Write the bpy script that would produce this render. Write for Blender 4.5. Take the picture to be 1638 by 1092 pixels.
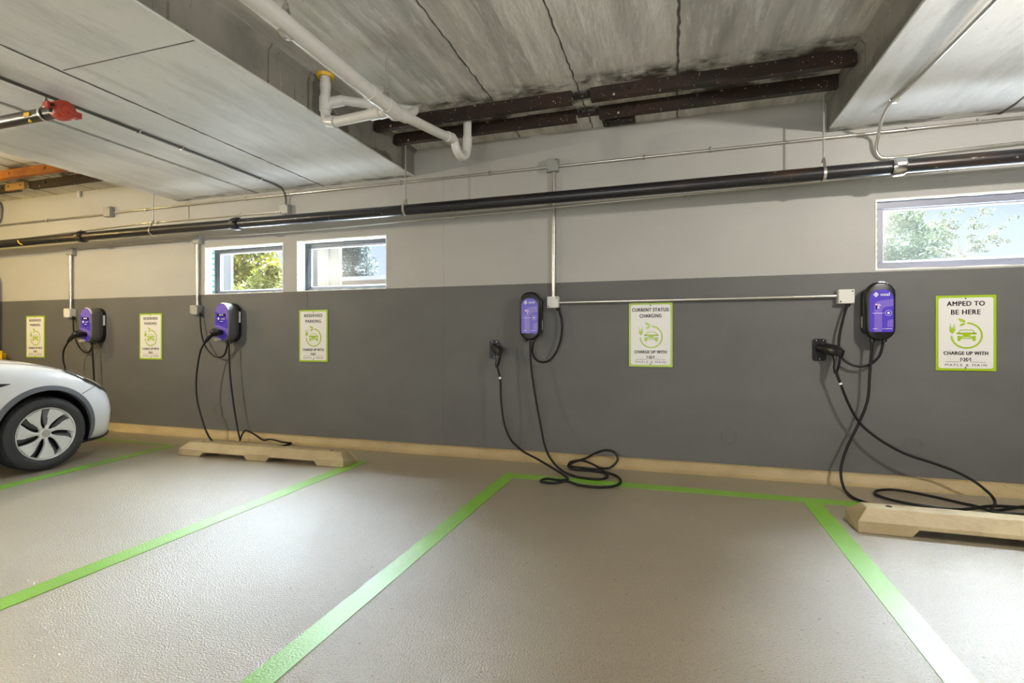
import bpy, bmesh, math, random
from mathutils import Vector, Matrix
from mathutils.bvhtree import BVHTree
R = math.radians
PI = math.pi
random.seed(7)
for o in list(bpy.data.objects):
    bpy.data.objects.remove(o)
S = bpy.context.scene
C = S.collection

# ------------------------------------------------------------ camera
cd = bpy.data.cameras.new('camera')
cam = bpy.data.objects.new('camera', cd)
C.objects.link(cam)
cam.location = (0, -5.23, 1.27)
cam.rotation_euler = (R(90), 0, R(17.5))
cd.sensor_width = 36
cd.lens = 36 * 822 / 1638
cd.shift_y = -3 / 1638
cd.clip_start = 0.05
cd.clip_end = 400
S.camera = cam

# ------------------------------------------------------------ sky, sun, lamps, exposure
S.view_settings.view_transform = 'Standard'
S.view_settings.look = 'None'
S.view_settings.exposure = 0.0
S.view_settings.gamma = 1
S.view_settings.use_curve_mapping = False
w = bpy.data.worlds.new('sky')
S.world = w
w.use_nodes = True
nt = w.node_tree
nt.nodes.clear()
wo = nt.nodes.new('ShaderNodeOutputWorld')
bg = nt.nodes.new('ShaderNodeBackground')
tc = nt.nodes.new('ShaderNodeTexCoord')
sx = nt.nodes.new('ShaderNodeSeparateXYZ')
cr = nt.nodes.new('ShaderNodeValToRGB')
cr.color_ramp.elements[0].position = 0.0
cr.color_ramp.elements[0].color = (0.80, 0.88, 0.95, 1)
cr.color_ramp.elements[1].position = 0.5
cr.color_ramp.elements[1].color = (0.42, 0.62, 0.95, 1)
nt.links.new(tc.outputs['Generated'], sx.inputs[0])
nt.links.new(sx.outputs['Z'], cr.inputs[0])
nt.links.new(cr.outputs[0], bg.inputs['Color'])
bg.inputs['Strength'].default_value = 1.05
nt.links.new(bg.outputs[0], wo.inputs[0])


def sun(name, az, el, strength, angle, col):
    l = bpy.data.lights.new(name, 'SUN')
    l.energy = strength
    l.angle = R(angle)
    l.color = col
    o = bpy.data.objects.new(name, l)
    C.objects.link(o)
    # az: degrees from +Y towards +X where the light comes from
    d = -Vector((math.sin(R(az)) * math.cos(R(el)), math.cos(R(az)) * math.cos(R(el)), math.sin(R(el))))
    o.rotation_euler = d.to_track_quat('-Z', 'Y').to_euler()
    return o


def area(name, loc, size, power, col, target=None, shape='RECTANGLE'):
    l = bpy.data.lights.new(name, 'AREA')
    l.shape = shape
    l.size, l.size_y = size
    l.energy = power
    l.color = col
    o = bpy.data.objects.new(name, l)
    C.objects.link(o)
    o.location = loc
    if target:
        o.rotation_euler = (Vector(target) - Vector(loc)).to_track_quat('-Z', 'Y').to_euler()
    return o


def bulb(name, loc, power, col, rad=0.1):
    l = bpy.data.lights.new(name, 'POINT')
    l.energy = power
    l.color = col
    l.shadow_soft_size = rad
    o = bpy.data.objects.new(name, l)
    C.objects.link(o)
    o.location = loc
    return o


sun('sky_daylight', -11, 50, 210.0, 70, (0.80, 0.90, 1.0))
bulb('garage_lamp_right', (2.5, -2.8, 2.85), 240, (1.0, 0.95, 0.86), 0.05)
bulb('garage_lamp_left', (-7.2, -3.6, 2.75), 320, (1.0, 0.88, 0.66), 0.05)
bulb('fill_lamp_centre', (-0.9, -6.6, 1.55), 190, (1.0, 0.96, 0.90), 0.8)  # added fill behind the camera, brightens the ceiling and car
area('rear_soft_fill', (-2.0, -12.5, 1.6), (9, 2.6), 200, (0.93, 0.96, 1.0), (-2.0, 0, 1.8))  # added broad fill from behind, no opening is modelled there
bulb('garage_lamp_far_left', (-9.4, -2.2, 2.8), 130, (1.0, 0.72, 0.25), 0.06)

# ------------------------------------------------------------ material kit
def mat(name, col, rough=0.6, metal=0.0, spec=0.5, noise=None, bump=None, emit=None, trans=None, coat=0):
    """noise: (scale xyz, amount, second colour); bump: (scale, strength, distance)"""
    m = bpy.data.materials.new(name)
    m.use_nodes = True
    t = m.node_tree
    b = t.nodes['Principled BSDF']
    b.inputs['Base Color'].default_value = (*col, 1)
    b.inputs['Roughness'].default_value = rough
    b.inputs['Metallic'].default_value = metal
    b.inputs['Specular IOR Level'].default_value = spec
    if coat:
        b.inputs['Coat Weight'].default_value = coat
        b.inputs['Coat Roughness'].default_value = 0.05
    tcn = t.nodes.new('ShaderNodeTexCoord')
    if noise:
        sc, amt, c2 = noise
        mp = t.nodes.new('ShaderNodeMapping')
        mp.inputs['Scale'].default_value = sc
        n = t.nodes.new('ShaderNodeTexNoise')
        n.inputs['Scale'].default_value = 1
        n.inputs['Detail'].default_value = 6
        n.inputs['Roughness'].default_value = 0.65
        r = t.nodes.new('ShaderNodeMapRange')
        r.inputs['From Min'].default_value = 0.35
        r.inputs['From Max'].default_value = 0.68
        r.inputs['To Max'].default_value = amt
        mx = t.nodes.new('ShaderNodeMix')
        mx.data_type = 'RGBA'
        mx.inputs['A'].default_value = (*col, 1)
        mx.inputs['B'].default_value = (*c2, 1)
        t.links.new(tcn.outputs['Object'], mp.inputs[0])
        t.links.new(mp.outputs[0], n.inputs['Vector'])
        t.links.new(n.outputs['Fac'], r.inputs['Value'])
        t.links.new(r.outputs[0], mx.inputs['Factor'])
        t.links.new(mx.outputs['Result'], b.inputs['Base Color'])
    if bump:
        n2 = t.nodes.new('ShaderNodeTexNoise')
        n2.inputs['Scale'].default_value = bump[0]
        n2.inputs['Detail'].default_value = 4
        bp = t.nodes.new('ShaderNodeBump')
        bp.inputs['Strength'].default_value = bump[1]
        bp.inputs['Distance'].default_value = bump[2]
        t.links.new(tcn.outputs['Object'], n2.inputs['Vector'])
        t.links.new(n2.outputs['Fac'], bp.inputs['Height'])
        t.links.new(bp.outputs[0], b.inputs['Normal'])
    if emit:
        b.inputs['Emission Color'].default_value = (*emit[0], 1)
        b.inputs['Emission Strength'].default_value = emit[1]
    return m


class NG:
    """small helper to wire node chains"""
    def __init__(s, m):
        s.t = m.node_tree
        s.b = s.t.nodes['Principled BSDF']
        s.tc = s.t.nodes.new('ShaderNodeTexCoord')

    def n(s, kind, **kw):
        nd = s.t.nodes.new(kind)
        for k, v in kw.items():
            if k in nd.inputs.keys():
                nd.inputs[k].default_value = v
            else:
                setattr(nd, k, v)
        return nd

    def l(s, a, b):
        s.t.links.new(a, b)

    def noise(s, scale, detail=5, rough=0.6, off=(0, 0, 0)):
        mp = s.n('ShaderNodeMapping')
        mp.inputs['Scale'].default_value = scale
        mp.inputs['Location'].default_value = off
        nz = s.n('ShaderNodeTexNoise')
        nz.inputs['Scale'].default_value = 1
        nz.inputs['Detail'].default_value = detail
        nz.inputs['Roughness'].default_value = rough
        s.l(s.tc.outputs['Object'], mp.inputs[0])
        s.l(mp.outputs[0], nz.inputs['Vector'])
        return nz.outputs['Fac']

    def rng(s, v, a, b, c=0.0, d=1.0, smooth=False):
        r = s.n('ShaderNodeMapRange')
        if smooth:
            r.interpolation_type = 'SMOOTHSTEP'
        for k, x in zip(('From Min', 'From Max', 'To Min', 'To Max'), (a, b, c, d)):
            r.inputs[k].default_value = x
        s.l(v, r.inputs['Value'])
        return r.outputs[0]

    def math(s, op, a, b=None):
        m = s.n('ShaderNodeMath')
        m.operation = op
        for i, x in enumerate((a, b)):
            if x is None:
                continue
            if isinstance(x, (int, float)):
                m.inputs[i].default_value = x
            else:
                s.l(x, m.inputs[i])
        return m.outputs[0]

    def mix(s, f, a, b):
        m = s.n('ShaderNodeMix')
        m.data_type = 'RGBA'
        if isinstance(f, (int, float)):
            m.inputs['Factor'].default_value = f
        else:
            s.l(f, m.inputs['Factor'])
        for k, x in (('A', a), ('B', b)):
            if isinstance(x, tuple):
                m.inputs[k].default_value = (*x, 1)
            else:
                s.l(x, m.inputs[k])
        return m.outputs['Result']

    def xyz(s):
        q = s.n('ShaderNodeSeparateXYZ')
        s.l(s.tc.outputs['Object'], q.inputs[0])
        return q.outputs

    def bump(s, h, strength, dist):
        bp = s.n('ShaderNodeBump')
        bp.inputs['Strength'].default_value = strength
        bp.inputs['Distance'].default_value = dist
        s.l(h, bp.inputs['Height'])
        s.l(bp.outputs[0], s.b.inputs['Normal'])
        s.l(bp.outputs[0], s.b.inputs['Coat Normal'])


def base(name, rough=0.6, spec=0.5):
    m = bpy.data.materials.new(name)
    m.use_nodes = True
    b = m.node_tree.nodes['Principled BSDF']
    b.inputs['Roughness'].default_value = rough
    b.inputs['Specular IOR Level'].default_value = spec
    return m, NG(m)


# painted wall: two tones split by height
m, g = base('wall_paint', 0.55, 0.4)
q = g.xyz()
e = g.math('ADD', q['Z'], g.math('MULTIPLY', g.math('SUBTRACT', g.noise((25, 25, 25)), 0.5), 0.006))
tone = g.rng(e, 1.859, 1.861)
mott = g.rng(g.noise((1.2, 1.2, 2.0), 4), 0.3, 0.7)
dark = g.mix(mott, (0.125, 0.124, 0.118), (0.105, 0.103, 0.099))
lite = g.mix(mott, (0.425, 0.415, 0.39), (0.385, 0.375, 0.352))
g.l(g.mix(tone, dark, lite), g.b.inputs['Base Color'])
g.bump(g.noise((60, 60, 60), 3), 0.35, 0.004)
M_WALL = m

# floor: speckled anti slip coating
m, g = base('floor_coating', 0.30, 0.9)
big = g.rng(g.noise((0.9, 0.9, 1), 5), 0.35, 0.68)
mid = g.rng(g.noise((6, 6, 1), 5, off=(3, 1, 0)), 0.45, 0.75)
fine = g.noise((120, 120, 1), 2, 0.5)
c = g.mix(big, (0.33, 0.283, 0.20), (0.27, 0.228, 0.158))
c = g.mix(g.math('MULTIPLY', mid, 0.25), c, (0.26, 0.215, 0.15))
c = g.mix(g.rng(fine, 0.56, 0.66, 0, 0.7), c, (0.08, 0.07, 0.055))
specks = g.rng(g.noise((42, 42, 1), 1, 0.4, off=(7, 9, 0)), 0.755, 0.77)
c = g.mix(specks, c, (0.04, 0.035, 0.03))
g.l(c, g.b.inputs['Base Color'])
g.b.inputs['Roughness'].default_value = 0.32
g.b.inputs['Coat Weight'].default_value = 0.9
g.b.inputs['Coat Roughness'].default_value = 0.34
g.b.inputs['Coat IOR'].default_value = 1.6
g.bump(g.noise((125, 125, 1), 2, 0.6), 1.0, 0.006)
M_FLOOR = m

# kerb: tan coating with dirt specks
m, g = base('kerb_coating', 0.5, 0.4)
c = g.mix(g.rng(g.noise((3, 3, 8), 5), 0.35, 0.7), (0.40, 0.305, 0.155), (0.31, 0.235, 0.115))
c = g.mix(g.rng(g.noise((40, 40, 40), 2, off=(5, 0, 0)), 0.70, 0.74), c, (0.10, 0.075, 0.05))
g.l(c, g.b.inputs['Base Color'])
g.bump(g.noise((14, 30, 30), 4), 0.5, 0.01)
M_KERB = m

# bare concrete planks of the high ceiling, with rust stains along the steel angles
m, g = base('ceiling_concrete', 0.6, 0.35)
q = g.xyz()
c = g.mix(g.rng(g.noise((1.0, 0.7, 1), 6), 0.3, 0.7), (0.72, 0.70, 0.665), (0.52, 0.50, 0.47))
c = g.mix(g.rng(g.noise((5.5, 0.5, 1), 6, 0.65, (2, 0, 0)), 0.44, 0.68, 0, 0.6), c, (0.20, 0.19, 0.17))
c = g.mix(g.rng(g.noise((9, 1.3, 1), 7, 0.75, (9, 3, 0)), 0.52, 0.66, 0, 0.7), c, (0.80, 0.79, 0.76))
pits = g.rng(g.noise((38, 20, 1), 4, 0.7, (1, 3, 0)), 0.62, 0.72, 0, 0.4)
c = g.mix(pits, c, (0.14, 0.13, 0.115))
near = None
for y0 in (-0.90, -0.54):
    d = g.math('ABSOLUTE', g.math('SUBTRACT', q['Y'], y0))
    r_ = g.rng(d, 0.06, 0.24, 1, 0, True)
    near = r_ if near is None else g.math('MAXIMUM', near, r_)
st = g.math('MULTIPLY', near, g.rng(g.noise((3.2, 5, 1), 5, 0.6, (0.4, 5, 0)), 0.44, 0.60))
c = g.mix(g.math('MULTIPLY', st, 0.93), c, (0.035, 0.022, 0.013))
g.l(c, g.b.inputs['Base Color'])
g.bump(g.noise((12, 3, 4), 6, 0.65), 0.7, 0.02)
M_CEIL = m

# dropped slab bands: smoother, lighter skin; drip stains on the sides
m, g = base('beam_concrete', 0.5, 0.45)
q = g.xyz()
c = g.mix(g.rng(g.noise((0.8, 0.5, 1), 6), 0.3, 0.7), (0.80, 0.79, 0.77), (0.64, 0.63, 0.61))
c = g.mix(g.rng(g.noise((3.5, 0.7, 1), 7, 0.7, (4, 0, 0)), 0.48, 0.75, 0, 0.5), c, (0.24, 0.235, 0.22))
c = g.mix(g.rng(g.noise((30, 14, 1), 4, 0.7, (1, 3, 0)), 0.64, 0.74, 0, 0.4), c, (0.2, 0.19, 0.17))
wall_end_dark = g.math('MULTIPLY', g.rng(q['Y'], -0.22, -0.01, 0, 1, True), g.rng(g.noise((3, 9, 1), 4, 0.6, (8, 0, 0)), 0.50, 0.62))  # dark blotches that set in towards the wall end
c = g.mix(g.math('MULTIPLY', wall_end_dark, 0.85), c, (0.035, 0.035, 0.04))
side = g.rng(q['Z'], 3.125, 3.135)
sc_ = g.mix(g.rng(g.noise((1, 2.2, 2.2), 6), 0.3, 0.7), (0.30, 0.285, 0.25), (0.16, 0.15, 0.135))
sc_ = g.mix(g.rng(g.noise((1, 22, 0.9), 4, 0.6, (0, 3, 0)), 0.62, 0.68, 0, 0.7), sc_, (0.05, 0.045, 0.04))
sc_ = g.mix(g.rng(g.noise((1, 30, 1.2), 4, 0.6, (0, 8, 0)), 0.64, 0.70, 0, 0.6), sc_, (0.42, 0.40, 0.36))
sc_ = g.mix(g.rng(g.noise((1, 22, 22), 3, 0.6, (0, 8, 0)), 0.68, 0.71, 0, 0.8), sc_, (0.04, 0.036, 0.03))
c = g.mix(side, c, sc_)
g.l(c, g.b.inputs['Base Color'])
g.bump(g.noise((9, 4, 9), 6, 0.65), 0.5, 0.015)
M_BEAM = m

# green line paint
m, g = base('green_line_paint', 0.38, 0.5)
c = g.mix(g.rng(g.noise((2, 2, 1), 5), 0.3, 0.7), (0.20, 0.46, 0.02), (0.15, 0.36, 0.015))
c = g.mix(g.rng(g.noise((130, 130, 1), 2), 0.62, 0.72, 0, 0.5), c, (0.06, 0.12, 0.01))
g.l(c, g.b.inputs['Base Color'])
g.bump(g.noise((95, 95, 1), 3, 0.55), 0.5, 0.006)
g.b.inputs['Coat Weight'].default_value = 0.7
g.b.inputs['Coat Roughness'].default_value = 0.40
M_GREEN = m

# rusty angle iron with pale paint flecks
m, g = base('rusty_steel', 0.65, 0.4)
c = g.mix(g.rng(g.noise((3, 3, 6), 6), 0.35, 0.65), (0.040, 0.019, 0.010), (0.014, 0.009, 0.007))
c = g.mix(g.rng(g.noise((30, 34, 30), 3, 0.6, (3, 0, 0)), 0.655, 0.68), c, (0.55, 0.5, 0.42))
g.l(c, g.b.inputs['Base Color'])
g.bump(g.noise((40, 40, 40), 4), 0.5, 0.004)
M_RUST = m
m, g = base('orange_steel', 0.6, 0.4)
c = g.mix(g.rng(g.noise((3, 3, 6), 6), 0.35, 0.65), (0.50, 0.17, 0.012), (0.28, 0.08, 0.008))
c = g.mix(g.rng(g.noise((26, 30, 26), 3, 0.6, (3, 0, 0)), 0.66, 0.70), c, (0.7, 0.5, 0.2))
g.l(c, g.b.inputs['Base Color'])
M_ORANGE = m

# big sprinkler main: black pipe with brown top dust and flecks
m, g = base('black_pipe', 0.33, 0.6)
c = g.mix(g.rng(g.noise((1.5, 8, 8), 5), 0.56, 0.74, 0, 0.7), (0.018, 0.018, 0.02), (0.08, 0.038, 0.016))
c = g.mix(g.rng(g.noise((20, 40, 40), 4, 0.6, (3, 0, 0)), 0.67, 0.70), c, (0.35, 0.33, 0.3))
g.l(c, g.b.inputs['Base Color'])
g.b.inputs['Metallic'].default_value = 0.3
M_PIPE = m

M_GALV = mat('galvanised_conduit', (0.62, 0.60, 0.55), 0.28, 0.85, noise=((4, 40, 40), 0.5, (0.42, 0.40, 0.36)))
M_BOXG = mat('grey_box_steel', (0.36, 0.36, 0.34), 0.45, 0.3, noise=((12, 12, 12), 0.4, (0.25, 0.25, 0.24)))
M_BOXW = mat('pale_box_plastic', (0.66, 0.65, 0.60), 0.4)
M_PVC = mat('white_pvc', (0.66, 0.65, 0.62), 0.28, noise=((8, 8, 8), 0.35, (0.5, 0.49, 0.46)))
M_YEL = mat('yellow_paint', (0.80, 0.50, 0.01), 0.4, noise=((8, 8, 8), 0.4, (0.6, 0.35, 0.01)))
M_RED = mat('red_coupling', (0.42, 0.045, 0.02), 0.4)
M_BLACK = mat('black_plastic', (0.009, 0.009, 0.011), 0.28, spec=0.45)
M_RUBBER = mat('black_rubber', (0.006, 0.006, 0.0065), 0.5, spec=0.3)
M_TYRE = mat('tyre_rubber', (0.035, 0.036, 0.038), 0.6, bump=(160, 0.4, 0.003))
M_CHG = mat('charger_grey', (0.15, 0.148, 0.14), 0.38, 0.25)
M_CHW = mat('charger_silver_trim', (0.75, 0.75, 0.78), 0.25, 0.3)
M_CAP = mat('grey_plug_cap', (0.50, 0.48, 0.44), 0.45)
M_PUR = mat('purple_panel', (0.085, 0.05, 0.50), 0.25, coat=0.3)
M_PUR2 = mat('light_purple_print', (0.19, 0.13, 0.56), 0.25, coat=0.3)
M_PUR3 = mat('deep_purple_print', (0.05, 0.025, 0.38), 0.25, coat=0.3)
M_WPRINT = mat('white_print', (0.88, 0.88, 0.90), 0.4)
M_SCREEN = mat('black_screen', (0.006, 0.006, 0.01), 0.12)
M_LED = mat('orange_indicator_light', (1, 0.3, 0.03), 0.4, emit=((1, 0.30, 0.04), 2.5))
M_SIGNG = mat('sign_green', (0.34, 0.50, 0.012), 0.32)
M_SIGNW = mat('sign_white', (0.74, 0.72, 0.70), 0.35)
M_SIGNK = mat('sign_black_print', (0.02, 0.02, 0.022), 0.4)
M_CONC = mat('wheel_stop_concrete', (0.40, 0.32, 0.18), 0.6, noise=((5, 5, 5), 0.8, (0.28, 0.215, 0.115)), bump=(30, 0.5, 0.008))
M_DARKFR = mat('dark_window_frame', (0.045, 0.05, 0.055), 0.35, 0.2)
M_LAVFR = mat('grey_window_frame', (0.22, 0.22, 0.27), 0.4)
M_WHITE = mat('white_reveal_paint', (0.86, 0.86, 0.84), 0.6, bump=(45, 0.6, 0.01))
M_SASH = mat('pale_vinyl_sash', (0.70, 0.71, 0.73), 0.4)
M_TEAL = mat('teal_tape', (0.02, 0.42, 0.32), 0.5)
M_CARW = mat('white_car_paint', (0.88, 0.885, 0.89), 0.22, coat=1.0)
M_TRIM = mat('grey_car_trim', (0.14, 0.15, 0.165), 0.5)
M_DARK = mat('black_car_trim', (0.012, 0.012, 0.014), 0.45)
M_GLASSD = mat('dark_glass', (0.01, 0.012, 0.015), 0.05, spec=0.7)
M_LAMP = mat('headlight_lens', (0.035, 0.038, 0.045), 0.06, coat=1.0, spec=0.8)
M_RIM = mat('silver_wheel_face', (0.86, 0.87, 0.88), 0.28, 0.15)
M_RIMD = mat('dark_wheel_face', (0.10, 0.105, 0.11), 0.35, 0.4)
M_CHROME = mat('chrome', (0.7, 0.7, 0.7), 0.12, 1.0)
M_GREY = mat('joint_dark_line', (0.09, 0.085, 0.078), 0.8)
M_GREYL = mat('joint_faint_line', (0.26, 0.255, 0.24), 0.8)
M_STEEL_SHADED = mat('shaded_steel_conduit', (0.10, 0.095, 0.088), 0.4, 0.5)  # steel colour darkened to carry the shade under the left band
M_OUTCONC = mat('outside_concrete', (0.065, 0.060, 0.050), 0.8, noise=((1.5, 1.5, 1.5), 0.5, (0.05, 0.046, 0.04)))
M_PAVE = mat('outside_paving', (0.30, 0.29, 0.28), 0.9, noise=((2, 2, 2), 0.6, (0.25, 0.24, 0.23)))
M_HOUSE = mat('white_siding', (0.16, 0.157, 0.155), 0.8)
M_ROOF = mat('pale_roof_shingle', (0.055, 0.055, 0.058), 0.9)
M_BARK = mat('bark', (0.12, 0.09, 0.06), 0.9)
M_BEIGE = mat('beige_stucco', (0.075, 0.055, 0.036), 0.9)


def leafmat(name, c1, c2):
    m = bpy.data.materials.new(name)
    m.use_nodes = True
    t = m.node_tree
    b = t.nodes['Principled BSDF']
    b.inputs['Roughness'].default_value = 0.6
    out = t.nodes['Material Output']
    tr = t.nodes.new('ShaderNodeBsdfTranslucent')
    mx = t.nodes.new('ShaderNodeMixShader')
    mx.inputs[0].default_value = 0.35
    g = NG(m)
    c = g.mix(g.rng(g.noise((4, 4, 4), 3), 0.35, 0.65), c1, c2)
    t.links.new(c, b.inputs['Base Color'])
    t.links.new(c, tr.inputs['Color'])
    t.links.new(b.outputs[0], mx.inputs[1])
    t.links.new(tr.outputs[0], mx.inputs[2])
    t.links.new(mx.outputs[0], out.inputs['Surface'])
    return m


def glassmat(name, haze):
    m = bpy.data.materials.new(name)
    m.use_nodes = True
    t = m.node_tree
    t.nodes.clear()
    out = t.nodes.new('ShaderNodeOutputMaterial')
    tr = t.nodes.new('ShaderNodeBsdfTransparent')
    tr.inputs[0].default_value = (0.96, 0.98, 0.98, 1)
    gl = t.nodes.new('ShaderNodeBsdfGlossy')
    gl.inputs['Roughness'].default_value = 0.22
    tl = t.nodes.new('ShaderNodeBsdfTranslucent')
    m1 = t.nodes.new('ShaderNodeMixShader')
    m1.inputs[0].default_value = 0.02
    m2 = t.nodes.new('ShaderNodeMixShader')
    m2.inputs[0].default_value = haze
    t.links.new(tr.outputs[0], m1.inputs[1])
    t.links.new(gl.outputs[0], m1.inputs[2])
    t.links.new(m1.outputs[0], m2.inputs[1])
    t.links.new(tl.outputs[0], m2.inputs[2])
    t.links.new(m2.outputs[0], out.inputs[0])
    return m


M_GLASS = glassmat('window_glass', 0.001)
M_GLASSH = glassmat('hazy_window_glass', 0.004)

# ------------------------------------------------------------ mesh kit
class MB:
    """collects shapes; build() links them as ONE mesh object. o = origin of the thing (world)"""
    def __init__(s, o=(0, 0, 0)):
        s.bm = bmesh.new()
        s.o = Vector(o)

    def poly(s, pts):
        vs = [s.bm.verts.new(p) for p in pts]
        try:
            return s.bm.faces.new(vs)
        except ValueError:
            return None

    def box(s, x0, x1, y0, y1, z0, z1):
        p = [(x0, y0, z0), (x1, y0, z0), (x1, y1, z0), (x0, y1, z0), (x0, y0, z1), (x1, y0, z1), (x1, y1, z1), (x0, y1, z1)]
        v = [s.bm.verts.new(q) for q in p]
        for f in ((0, 3, 2, 1), (4, 5, 6, 7), (0, 1, 5, 4), (1, 2, 6, 5), (2, 3, 7, 6), (3, 0, 4, 7)):
            s.bm.faces.new([v[i] for i in f])
        return s

    def loft(s, rings, cap=True, close=True):
        """rings: lists of equal length of points"""
        vr = [[s.bm.verts.new(p) for p in r] for r in rings]
        n = len(vr[0])
        for a, b in zip(vr, vr[1:]):
            for i in range(n if close else n - 1):
                j = (i + 1) % n
                s.bm.faces.new((a[i], a[j], b[j], b[i]))
        if cap:
            for r, rev in ((vr[0], True), (vr[-1], False)):
                s.bm.faces.new(list(reversed(r)) if rev else r)
        return s

    def tube(s, pts, r, n=12, cap=True, smooth=0, radii=None):
        pts = [Vector(p) for p in pts]
        if smooth:
            pts = catmull(pts, smooth)
        if radii and smooth:
            pass
        rings = []
        t0 = (pts[1] - pts[0]).normalized()
        up = Vector((0, 0, 1)) if abs(t0.z) < 0.9 else Vector((1, 0, 0))
        nrm = t0.cross(up).normalized()
        for i, p in enumerate(pts):
            if i == 0:
                t = pts[1] - pts[0]
            elif i == len(pts) - 1:
                t = pts[-1] - pts[-2]
            else:
                t = (pts[i + 1] - p).normalized() + (p - pts[i - 1]).normalized()
            if t.length < 1e-6:
                t = t0
            t = t.normalized()
            nrm = (nrm - t * nrm.dot(t))
            nrm = nrm.normalized() if nrm.length > 1e-6 else t.orthogonal().normalized()
            b = t.cross(nrm)
            rr = radii[i] if radii else r
            rings.append([p + (nrm * math.cos(2 * PI * k / n) + b * math.sin(2 * PI * k / n)) * rr for k in range(n)])
        return s.loft(rings, cap)

    def cyl(s, a, b, r, n=24, r2=None):
        return s.tube([a, b], r, n, radii=[r, r if r2 is None else r2])

    def prism(s, outline, y0, y1, axis='y', cx=0, cz=0):
        """outline of (u, v) pairs swept along an axis between y0 and y1"""
        def P(u, v, t):
            if axis == 'y':
                return (cx + u, t, cz + v)
            if axis == 'x':
                return (t, cx + u, cz + v)
            return (cx + u, cz + v, t)
        return s.loft([[P(u, v, y0) for u, v in outline], [P(u, v, y1) for u, v in outline]])

    def lathe(s, prof, n=48, axis='x', c=(0, 0, 0)):
        """prof: (along axis, radius) closed or open profile"""
        rings = []
        for k in range(n):
            a = 2 * PI * k / n
            ring = []
            for t, r in prof:
                if axis == 'x':
                    ring.append((c[0] + t, c[1] + r * math.cos(a), c[2] + r * math.sin(a)))
                elif axis == 'y':
                    ring.append((c[0] + r * math.cos(a), c[1] + t, c[2] + r * math.sin(a)))
                else:
                    ring.append((c[0] + r * math.cos(a), c[1] + r * math.sin(a), c[2] + t))
            rings.append(ring)
        vr = [[s.bm.verts.new(p) for p in r] for r in rings]
        m = len(prof)
        for k in range(n):
            a, b = vr[k], vr[(k + 1) % n]
            for i in range(m - 1):
                if prof[i][1] < 1e-6 and prof[i + 1][1] < 1e-6:
                    continue
                s.bm.faces.new((a[i], a[i + 1], b[i + 1], b[i]))
        bmesh.ops.remove_doubles(s.bm, verts=s.bm.verts, dist=1e-6)
        return s

    def build(s, name, m, parent=None, bev=0, seg=2, ang=35, kind=None, smooth=True, recalc=True):
        if recalc:
            bmesh.ops.recalc_face_normals(s.bm, faces=s.bm.faces)
        bmesh.ops.translate(s.bm, vec=-s.o, verts=s.bm.verts)
        me = bpy.data.meshes.new(name)
        s.bm.to_mesh(me)
        s.bm.free()
        if smooth:
            for p in me.polygons:
                p.use_smooth = True
            me.set_sharp_from_angle(angle=R(ang))
        me.materials.append(m)
        o = bpy.data.objects.new(name, me)
        C.objects.link(o)
        if parent is not None:
            o.parent = parent
        if parent is None or (parent is not None and False):
            o.location = s.o
        if bev:
            b = o.modifiers.new('bevel', 'BEVEL')
            b.width = bev
            b.segments = seg
            b.limit_method = 'ANGLE'
            b.angle_limit = R(40)
        if kind:
            o['kind'] = kind
        return o


def catmull(p, n):
    out = []
    for i in range(len(p) - 1):
        a = p[i - 1] if i else p[0] * 2 - p[1]
        b, c = p[i], p[i + 1]
        d = p[i + 2] if i + 2 < len(p) else p[-1] * 2 - p[-2]
        ts = [0]
        for u, v in ((a, b), (b, c), (c, d)):
            ts.append(ts[-1] + max((v - u).length, 1e-5) ** 0.5)
        for k in range(n):
            t = ts[1] + (ts[2] - ts[1]) * k / n
            A1 = a * ((ts[1] - t) / (ts[1] - ts[0])) + b * ((t - ts[0]) / (ts[1] - ts[0]))
            A2 = b * ((ts[2] - t) / (ts[2] - ts[1])) + c * ((t - ts[1]) / (ts[2] - ts[1]))
            A3 = c * ((ts[3] - t) / (ts[3] - ts[2])) + d * ((t - ts[2]) / (ts[3] - ts[2]))
            B1 = A1 * ((ts[2] - t) / (ts[2] - ts[0])) + A2 * ((t - ts[0]) / (ts[2] - ts[0]))
            B2 = A2 * ((ts[3] - t) / (ts[3] - ts[1])) + A3 * ((t - ts[1]) / (ts[3] - ts[1]))
            out.append(B1 * ((ts[2] - t) / (ts[2] - ts[1])) + B2 * ((t - ts[1]) / (ts[2] - ts[1])))
    out.append(p[-1].copy())
    return out


def tag(o, label, cat, group=None):
    o['label'] = label
    o['category'] = cat
    if group:
        o['group'] = group
    return o


def thing(name, label, cat, loc=(0, 0, 0), group=None):
    o = bpy.data.objects.new(name, None)
    o.empty_display_size = 0.1
    C.objects.link(o)
    o.location = loc
    return tag(o, label, cat, group)


def srt(name, loc=(0, 0, 0)):
    o = bpy.data.objects.new(name, None)
    C.objects.link(o)
    o.location = loc
    o['kind'] = 'structure'
    return o


def copy_tree(o, parent=None):
    c = o.copy()
    C.objects.link(c)
    if parent is not None:
        c.parent = parent
    for ch in list(o.children):
        copy_tree(ch, c)
    return c


def rrect(w, h, r, n=6):
    """rounded rectangle outline centred on 0"""
    out = []
    for cx, cy, a0 in ((w / 2 - r, h / 2 - r, 0), (-w / 2 + r, h / 2 - r, 90), (-w / 2 + r, -h / 2 + r, 180), (w / 2 - r, -h / 2 + r, 270)):
        for k in range(n + 1):
            a = R(a0 + 90 * k / n)
            out.append((cx + r * math.cos(a), cy + r * math.sin(a)))
    return out


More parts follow.
